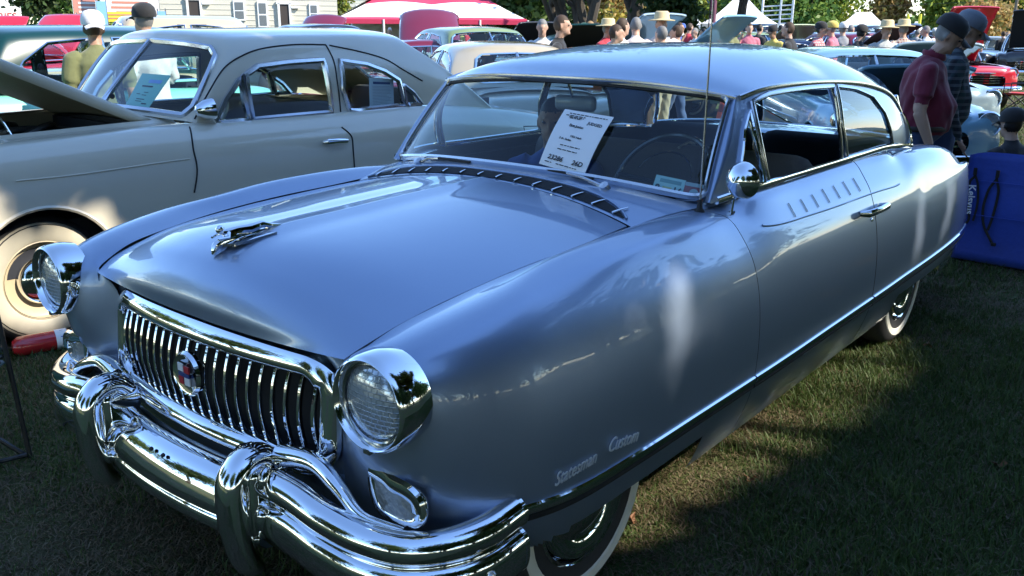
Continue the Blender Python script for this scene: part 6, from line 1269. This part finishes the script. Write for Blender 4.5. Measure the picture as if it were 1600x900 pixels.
def tent(name, label, pxl, pxr, d, eave, peak, cols, depth=None, nst=12, group=None, val=.3, walls=False, squash_=1.):
    g, rz = facing((pxl+pxr)/2, d); sc = d/FPX; Wd = (pxr-pxl)*sc; dp = depth or Wd; t = thing(name, label, 'tent', g, rz, group); c = np.array([0, dp/2, peak])
    per = [(-Wd/2+Wd*k/nst, 0) for k in range(nst)]+[(Wd/2, dp*k/nst) for k in range(nst)]+[(Wd/2-Wd*k/nst, dp) for k in range(nst)]+[(-Wd/2, dp-dp*k/nst) for k in range(nst)]
    mbs = {i: MB() for i in range(len(cols))}; n = len(per)
    ridge = np.array([Wd*.12, 0, 0])
    for k in range(n):
        a = np.array([*per[k], eave]); b = np.array([*per[(k+1) % n], eave]); i = (k) % len(cols)
        ca = c+ridge*np.clip(a[0]/(Wd/2), -1, 1); cb = c+ridge*np.clip(b[0]/(Wd/2), -1, 1)
        G = np.array([[a+(ca-a)*f-np.array([0, 0, .10*(peak-eave)*math.sin(math.pi*f)]) for f in np.linspace(0, 1, 6)], [b+(cb-b)*f-np.array([0, 0, .10*(peak-eave)*math.sin(math.pi*f)]) for f in np.linspace(0, 1, 6)]]); gridmesh(mbs[i], G)
        if val:
            for q in range(4):
                s0, s1 = a+(b-a)*q/4, a+(b-a)*(q+1)/4; mid = (s0+s1)/2; out = np.array([0, -.004, 0]); mbs[(k+1) % len(cols) if len(cols) > 1 else 0].add([s0+out, s1+out, s1+out-np.array([0, 0, val*.7]), mid+out-np.array([0, 0, val]), s0+out-np.array([0, 0, val*.7])], [(0, 1, 2, 3, 4)])
    for i, m_ in enumerate(cols): mbs[i].build('canvas_panel', m_, t, smooth=False)
    for x, y in ((-Wd/2, 0), (Wd/2, 0), (-Wd/2, dp), (Wd/2, dp), (0, 0)): MB().tube([(x*.99, y, 0), (x*.99, y, eave)], .035, 6).build('pole', DULLCH, t)
    if walls: MB().box((0, dp-.1, eave/2), (Wd, .03, eave)).build('back_wall', cols[0], t, smooth=False)
    return t
# striped tent: horizontal bands of red and white canvas
def striped_tent():
    g, rz = facing(680, 34); sc = 34/FPX; Wd = 285*sc; dp = 7.; t = thing('striped_tent', 'large red and white striped festival tent with red valance', 'tent', g, rz)
    ev, pk = 1.98, 3.5; c = np.array([0, dp/2, pk]); n = 16
    per = [(-Wd/2+Wd*k/n, 0) for k in range(n)]+[(Wd/2, dp*k/6) for k in range(6)]+[(Wd/2-Wd*k/n, dp) for k in range(n)]+[(-Wd/2, dp-dp*k/6) for k in range(6)]; N = len(per)
    F_ = [0, .05, .42, .62, .86, 1.0]; ms = [RST, WT, RST, WT, RST]
    def P(k, f):
        a = np.array([*per[k % N], ev]); b = c+np.array([Wd*.16*np.clip(a[0]/(Wd/2), -1, 1), 0, 0]); return a+(b-a)*f+np.array([0, 0, -.10*math.sin(math.pi*f)+.10*abs(math.sin(math.pi*k/8))*math.sin(math.pi*min(1, f*1.2))])
    for j, m_ in enumerate(ms): gridmesh(MB(), np.array([[P(k, f) for f in np.linspace(F_[j], F_[j+1], 4)] for k in range(N+1)])).build('canvas_band', m_, t, angle=30)
    gridmesh(MB(), np.array([[P(k, 0)+np.array([0, -.01, -.16*z]) for z in (0, 1)] for k in range(N+1)])).build('valance', RST, t, smooth=False)
    for k in list(range(0, n+1, 4))+[n+6, N-6]: q = P(k, 0); MB().tube([(q[0], q[1], 0), (q[0], q[1], ev)], .04, 6).build('pole', TRIMW, t)
    MB().box((0, dp-.3, 1.0), (Wd*.98, .03, 2.0)).build('back_wall', WT, t, smooth=False)
    for k in range(4): MB().box((-Wd*.36+k*Wd*.24, 1.2, .45), (Wd*.18, .7, .9)).build('table', WT, t, smooth=False)
striped_tent()
MARC = C_('maroon_canvas', .20, .015, .06)
tent('blue_canopy', 'small dark blue peaked canopy above the beige roof', 684, 738, 20, 1.10, 1.42, [mat('blue_canvas', (.03, .07, .30), rough=.8)], depth=.8, nst=4, val=0); tent('green_canopy', 'pale green canopy in front of the cream building', 352, 410, 30, 1.55, 1.95, [mat('mint_canvas', (.35, .6, .45), rough=.8)], depth=2.4, nst=4, val=0)
for pxl, pxr, d, ev, pk, lb in ((1080, 1190, 40, 2.0, 3.0, 'white peaked tent behind the crowd and antenna'), (1020, 1082, 46, 2.0, 2.9, 'white peaked tent left of the flag'), (1272, 1364, 36, 1.75, 2.45, 'white tent with pale walls behind the dark green jacket'), (960, 1010, 55, 2.2, 3.0, 'far white tent behind the round tree'), (1150, 1245, 60, 1.9, 2.3, 'long low white tent beside the scaffold'), (1386, 1412, 60, 1.8, 2.5, 'small far white tent below the trees')):
    tent('white_tent', lb, pxl, pxr, d, ev, pk, [WT], depth=5, nst=6, group='white tents', val=.2, walls=True)
# white steel scaffold
g, rz = facing(1190, 48); t = thing('scaffold_stage', 'white steel scaffold tower above the crowd', 'scaffold', g, rz); mm = mat('white_steel', (.72, .73, .74), rough=.4)
for x in (-.75, .15, .75): MB().tube([(x, 0, 0), (x, 0, 4.5)], .05, 6).build('post', mm, t); MB().tube([(x, 1.4, 0), (x, 1.4, 4.5)], .05, 6).build('post', mm, t)
for k in range(5): MB().tube([(-.8, 0, 2.05+k*.22), (.8, 0, 2.05+k*.22+.1)], .035, 6).build('rail', mm, t)
MB().tube([(.15, 0, 1.2), (.75, 0, 2.0)], .04, 6).build('brace', mm, t); MB().tube([(-.75, 0, 2.0), (.15, 0, 1.2)], .04, 6).build('brace', mm, t)
# flag pole, lamp post, goal posts, wires
g, _ = facing(1090, 40); t = thing('flag_pole', 'thin pole carrying a limp red and white flag', 'flag', g); MB().tube([(0, 0, 0), (0, 0, 6)], .03, 6).build('pole', DARKW, t); G = np.array([[(.02+.30*a+0*z, .05*math.sin(6*a), 3.2-.0-1.0*z-.3*a) for z in np.linspace(0, 1, 5)] for a in np.linspace(0, 1, 6)]); o = gridmesh(MB(), G).build('flag_cloth', C_('pink_red', .60, .22, .28), t)
g, _ = facing(1541, 60); t = thing('utility_pole', 'utility pole with a white lamp above the dark cars', 'pole', g); MB().tube([(0, 0, 0), (0, 0, 9)], .09, 8).build('pole', mat('weathered_wood', (.16, .13, .10), rough=.9), t); MB().ball((.1, -.1, 2.9), .20, 12).build('lamp', TRIMW, t)
for k in range(1):
    g0, g2 = gd(1180, 85), gd(1750, 62); L = [np.array([*(g0+(g2-g0)*f)[:2], 3.1+.30*k+1.0*f-1.2*f*(1-f)]) for f in np.linspace(0, 1, 14)]; o = MB().tube(L, .015, 5).build('power_line', BLKM, None); tag(o, 'thin black power line crossing the sky by the utility pole', 'wire', 'power lines')
YP = mat('yellow_post', (.72, .62, .04), rough=.5)
for px, lb in ((1384, 'slim yellow goal post in front of the brownish autumn tree'), (1402, 'slim yellow goal post beside the small far white tent')): g = gd(px, 62); o = MB().tube([(0, 0, 0), (0, 0, 3.0)], [.13, .09], 8).build('goal_post', YP, None, loc=g); tag(o, lb, 'post', 'yellow goal posts')
# ================================================================== trees of the background
def tree(name, label, g, h, rx, cols, n=2600, trunk=.12, low=.25, seed=0, leaf=.22, group=None, lean=0., multi=1, keep=False):
    t = thing(name, label, 'tree', g, 0, group); r = np.random.default_rng(seed); k = 16
    cen = []
    while len(cen) < k:
        p_ = r.uniform(-1, 1, 3)
        if p_@p_ < 1: cen.append(p_)
    cen = np.array(cen)*np.array([rx, rx, h*(1-low)/2])*.78+np.array([lean*h, 0, h*(low+(1-low)/2)])
    C = cen[r.integers(0, k, n)]+r.normal(size=(n, 3))*np.array([rx*.26, rx*.26, h*(1-low)*.13]); C[:, 2] = np.maximum(C[:, 2], h*low*.6)
    if keep: C = C[~lit(shadow_xy(C+np.array(g)))]  # leaves taken out where they would shade the chosen sun patches
    leaves_mesh('crown', C, leaf, cols, t, seed); mb = MB()
    for q in range(multi):
        b0 = np.array([.1*q, 0, -.15]); top = np.array([lean*h*.8+(q-(multi-1)/2)*.5*rx*.6, .1, h*.62]); limb(mb, b0, top, trunk, trunk*.45, seed+q, 7, .05)
        for i in range(6): limb(mb, b0+(top-b0)*r.uniform(.4, .95), cen[r.integers(0, k)], trunk*.4, trunk*.1, seed*7+i+q, 5)
    mb.build('trunk', BARK, t); return t
GR = [(.05, .10, .02), (.08, .14, .03), (.12, .17, .035)]; YG = [(.16, .20, .03), (.24, .24, .035), (.10, .15, .03)]; AU = [(.30, .20, .07), (.24, .15, .06), (.20, .17, .05)]; DG = [(.03, .06, .018), (.045, .08, .022), (.06, .09, .025)]; YO = [(.40, .30, .04), (.30, .24, .04), (.16, .18, .03)]
row = [(1150, 80, 6, 3.2, GR), (1195, 84, 7.5, 3.6, DG), (1240, 78, 7, 3.4, GR), (1272, 80, 8, 2.8, YG), (1328, 92, 3.3, 3.0, YO), (1356, 80, 7.2, 1.9, AU), (1400, 95, 3.0, 3.0, GR), (1450, 78, 7.0, 2.5, YG), (1470, 82, 6.2, 3.0, GR), (1502, 74, 4.2, 2.4, AU), (1540, 78, 7.6, 2.3, YG), (1572, 86, 4.4, 3.2, AU), (1605, 76, 4.6, 3.0, DG), (1660, 80, 7, 3.5, GR), (1100, 88, 7, 3.6, GR), (1050, 82, 6.5, 3.4, YG), (1000, 86, 7.5, 3.6, GR), (950, 78, 7, 3.4, AU), (900, 84, 7.5, 3.6, GR), (850, 80, 8, 3.8, DG), (795, 78, 8, 3.8, GR), (740, 90, 8, 4, DG), (680, 95, 8, 4, GR), (600, 95, 8, 4, GR), (540, 70, 7, 3, YG), (460, 90, 9, 4, GR), (380, 90, 9, 4, DG), (300, 90, 9, 4, GR), (225, 80, 8, 3.8, YG), (150, 75, 8, 3.6, GR), (80, 80, 9, 4, DG), (10, 80, 9, 4, GR), (-60, 80, 9, 4, GR)]
kinds = {id(GR): 'green leafy tree in the far tree line', id(DG): 'dark green tree in the far tree line', id(YG): 'yellow green tree in the far tree line', id(AU): 'brownish autumn tree in the far tree line', id(YO): 'golden yellow tree in the far tree line'}
where = ['beyond the white steel scaffold', 'right of the scaffold above the old black car', 'above the olive car with open hood', 'behind the white tent with pale walls', 'in the low gap between taller trees', 'left of the yellow goal posts', 'in the low gap between the goal posts', 'right of the yellow goal posts', 'behind the man in bright red', 'left of the utility pole', 'behind the utility pole', 'right of the tall peaked black hood', 'above the white haired man', 'past the end of the dark cars', 'behind the leaning pale trunk', 'behind the small round tree', 'behind the thick dark trunk', 'above the yellowish bush', 'behind the dark branching tree', 'above the young man in black', 'right of the striped tent', 'just behind the striped tent', 'hidden mostly by the striped tent', 'between the far building and striped tent', 'in the gap between the two cream buildings', 'behind the right end of the cream building', 'behind the middle of the cream building', 'behind the left end of the cream building', 'behind the salmon sign', 'behind the bright bush', 'behind the dark tree by the trailer', 'behind the food trailer', 'beyond the far end of the food trailer']
for i, (px, d, h, rx, c_) in enumerate(row): tree('far_tree', kinds[id(c_)].replace('in the far tree line', where[i]), gd(px, d), h, rx*.86, [tuple(min(.6, q*1.7) for q in k_) for k_ in c_], 5200, .16, .10, 100+i, .21, 'far tree line')
tree('lawn_tree', 'dark branching tree near the young man in black', gd(882, 27), 6.5, 2.6, GR, 2600, .20, .40, 3, .16, multi=4); tree('lawn_tree', 'small round green tree among the crowd', gd(1034, 34), 3.9, 1.15, DG, 3000, .10, .28, 4, .13)
tree('lawn_tree', 'thick dark trunked tree behind the crowd', gd(977, 36), 7, 2.4, DG, 2200, .42, .55, 6, .18); tree('lawn_tree', 'pale trunked leaning tree beside the white peaked tent', gd(1127, 33), 7, 2.2, GR, 2000, .24, .50, 8, .18, lean=.09)
tree('lawn_tree', 'dark leafy tree right of the striped tent', gd(800, 40), 6, 2.4, GR, 3200, .2, .20, 9, .18); tree('lawn_tree', 'dark tree beside the food trailer', gd(108, 38), 5.0, 1.3, DG, 2600, .12, .42, 10, .14); tree('bush', 'bright yellow green bush by the banners', gd(138, 37), 1.9, .75, YG, 1800, .06, .05, 11, .10); tree('bush', 'yellowish bush behind the crowd left of the dark trunk', gd(945, 40), 2.4, 1.1, YO, 1800, .08, .05, 12, .12); tree('bush', 'leafy green shrub between the two cream buildings', gd(542, 50), 4.5, .8, YG, 1500, .08, .05, 13, .14)
# unseen trees added behind and to the right to darken paint and chrome
for i, (x, y, h, rx) in enumerate(((8.5, -6, 8, 3.0), (4, -14, 10, 4), (-5, -16, 9, 3.8), (11, -2, 8.5, 3.2), (-14, -15, 10, 4.2), (14, 3, 9, 3.6), (13, -10, 11, 4.5), (-24, -12, 10, 4.5), (17, -3, 10, 4), (18, 7, 9, 4), (9.5, 1.0, 7, 2.6), (9, 8.5, 6.5, 2.8), (11.5, 12, 8, 3.2), (13, 17, 8.5, 3.4), (15, 23, 9, 3.6), (18, 31, 9, 3.8))): tree('shade_tree', 'tall leafy lawn tree added outside the view, mirrored dark in the silver car paint', (x, y, gz(x, y)), h, rx, DG if i % 2 == 0 else GR, 5200, .25, .12, 60+i, .24, 'added lawn trees behind the photographer', keep=True)
